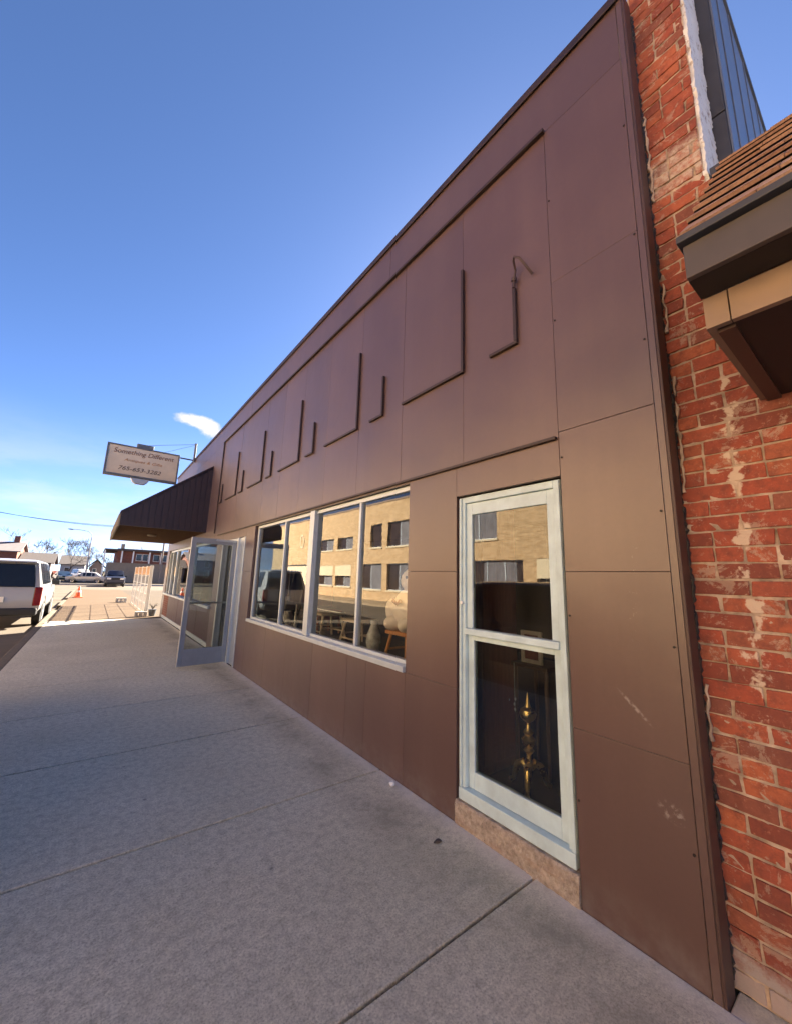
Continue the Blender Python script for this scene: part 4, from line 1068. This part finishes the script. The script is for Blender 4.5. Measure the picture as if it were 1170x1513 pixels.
for dx_, sag in ((-1, .7), (-.4, .8), (.4, .9)):
    p0 = Vector((-14.2+dx_, 74, 9.56)); p1 = Vector((8.6+dx_, 74, 9.06))
    m.tube([p0.lerp(p1, k/16) - Vector((0, 0, sag*4*(k/16)*(1-k/16))) for k in range(17)], .022, 5)
tag(m.build('power_line', M['black'], None), 'sagging power wires strung between the two utility poles', 'wire')

# ------------------------------------------------------------------ far buildings
def windows(par, rects, yf, mat=M['carglass'], sill=True):
    for (a, b, p, q) in rects:
        m = MB(); m.box(a-.06, b+.06, yf-.07, yf-.001, p-.06, p); m.box(a-.06, b+.06, yf-.05, yf-.001, q, q+.06); m.box(a-.06, a, yf-.05, yf-.001, p, q); m.box(b, b+.06, yf-.05, yf-.001, p, q)
        W_ = m.build('window', M['white'], par); m = MB(); m.box(a, b, yf-.03, yf-.002, p, q); m.build('pane', mat, W_)
Hs = thing('apartment_house', 'low tan building with brick upper band under a flat dark roof', 'building', (6, 76, 0))
m = MB(); m.box(1.6, 16, 76, 88, -.1, 3.05); m.build('wall', M['siding_tan'], Hs)
m = MB(); m.box(2.6, 16, 75.98, 87.9, 3.06, 4.9); m.build('brick_band', M['redbrick_far'], Hs)
m = MB(); m.box(.9, 16.5, 75.0, 88.6, 4.91, 5.15); m.box(2.6, 16.2, 75.9, 88, 5.151, 5.3); m.build('roof', M['roof_dark'], Hs)
windows(Hs, [(5.2, 5.9, 3.5, 4.5), (6.1, 6.8, 3.5, 4.5), (7.6, 8.4, 3.5, 4.5), (8.9, 9.5, 3.5, 4.5), (10.3, 11.2, 3.5, 4.5)], 75.97, M['carglass'])
for xx in (1.0, 3.2, 4.7, 6.95, 8.6):
    m = MB(); m.box(xx-.09, xx+.09, 75.2, 75.38, 3.06 if xx > 1.5 else -.1, 4.9); m.build('porch_post', M['white'], Hs)
m = MB(); m.box(3.05, 3.55, 78, 78.5, 5.31, 6.15); m.build('chimney', M['siding_tan'], Hs)
m = MB(); m.box(9.8, 11.0, 75.93, 75.999, .2, 2.5); m.build('door', M['carglass'], Hs)
def gable_house(label, x0, x1, y0, y1, zw, zr, wall, roof, rects, chim=None, ridge='x'):
    t = thing('house', label, 'house', ((x0+x1)/2, y0, 0))
    m = MB(); m.box(x0, x1, y0, y1, -.1, zw)
    if ridge == 'y': m.prism([(x0, y0, zw), (x1, y0, zw), ((x0+x1)/2, y0, zr-.1)], (0, y1-y0, 0))
    else: m.prism([(x0, y0, zw), (x0, y1, zw), (x0, (y0+y1)/2, zr-.1)], (x1-x0, 0, 0))
    m.build('wall', wall, t)
    m = MB(); xm, ym, e = (x0+x1)/2, (y0+y1)/2, .4
    if ridge == 'y':
        m.prism([(x0-e, y0-e, zw-.15), (xm, y0-e, zr), (xm, y0-e, zr+.15), (x0-e, y0-e, zw)], (0, y1-y0+2*e, 0)); m.prism([(x1+e, y0-e, zw-.15), (xm+.001, y0-e, zr), (xm+.001, y0-e, zr+.15), (x1+e, y0-e, zw)], (0, y1-y0+2*e, 0))
    else:
        m.prism([(x0-e, y0-e, zw-.15), (x0-e, ym, zr), (x0-e, ym, zr+.15), (x0-e, y0-e, zw)], (x1-x0+2*e, 0, 0)); m.prism([(x0-e, y1+e, zw-.15), (x0-e, ym+.001, zr), (x0-e, ym+.001, zr+.15), (x0-e, y1+e, zw)], (x1-x0+2*e, 0, 0))
    rf = m.build('roof', roof, t)
    if chim: m = MB(); m.box(chim-.35, chim+.35, ym-.35, ym+.35, zr-.6, zr+1.1); m.build('chimney', M['redbrick_far'], rf)
    windows(t, rects, y0); return t
gable_house('pinkish house with dark gable roof behind the parked cars', -9.2, -5.6, 84, 92, 2.7, 4.2, M['siding_grey'], M['roof_dark'], [(-8.6, -7.9, 1, 2.2), (-6.9, -6.2, 1, 2.2)])
gable_house('red brick house with pale roof at the left edge', -16.5, -9.8, 84, 93, 4.3, 5.8, M['redbrick_far'], M['siding_grey'], [(-15.8, -15, 1, 2.3), (-13.4, -12.6, 1, 2.3), (-11.4, -10.6, 1, 2.3), (-13.4, -12.6, 3, 4)], -10.6)
gable_house('small grey house with dark roof right of the street lamp', -.7, 1.3, 92, 100, 2.4, 3.7, M['siding_grey'], M['roof_dark'], [(-.2, .3, .9, 2)], None, 'y')
gable_house('white farther house seen between the bare trees', -6.2, -1.8, 118, 128, 3.0, 5.0, M['siding_white'], M['roof_dark'], [(-5.4, -4.6, 1, 2.2), (-3.2, -2.4, 1, 2.2)])

# ------------------------------------------------------------------ bare winter trees
def make_tree(label, x, y, h, seed):
    t = thing('bare_tree', label, 'tree', (x, y, -.1), 0, 'bare trees behind the far houses'); rnd = random.Random(seed)
    tr_ = MB(); cr = MB()
    def grow(p, d, L, r, lev):
        n_ = 3; pts = [p]; rs = [r]; q = p.copy(); dd = d.copy()
        for k in range(n_):
            dd = (dd + Vector((rnd.uniform(-.2, .2), rnd.uniform(-.2, .2), rnd.uniform(-.03, .16)))).normalized()
            q = q + dd*L/n_; pts.append(q.copy()); rs.append(r*(1-.4*(k+1)/n_))
        (tr_ if lev < 2 else cr).tube(pts, rs, 6 if lev < 2 else 3, False)
        if lev >= 6: return
        for k in range(rnd.choice((2, 3, 3)) if lev < 5 else 3):
            a = rnd.uniform(0, 2*PI); sp_ = rnd.uniform(.35, .85)
            o = dd.orthogonal().normalized(); o.rotate(Matrix.Rotation(a, 3, dd))
            i = rnd.choice((2, 3)); grow(pts[i].copy(), (dd + o*sp_).normalized(), L*rnd.uniform(.64, .86), max(rs[i]*.72, .022), lev+1)
    grow(Vector((0, 0, 0)), Vector((0, 0, 1)), h*.27, h*.018, 0)
    tr_.build('trunk', M['bark'], t, world=False); cr.build('crown', M['twig'], t, world=False); return t
specs = [('bare tree rising behind the red brick house, the leftmost', -13.5, 104, 12), ('wide bare tree behind the pinkish house', -9.0, 101, 10), ('bare tree left of the street lamp above the white van', -4.6, 108, 10),
         ('slender bare tree close beside the street lamp pole', -.9, 104, 8), ('bare tree behind the small grey house', 1.6, 112, 8), ('bare tree far off between van and lamp', -3.2, 140, 12), ('bare tree far off behind the apartment roof', 9, 112, 9)]
for i, (lb, x, y, h) in enumerate(specs): make_tree(lb, x, y, h, 20+i)
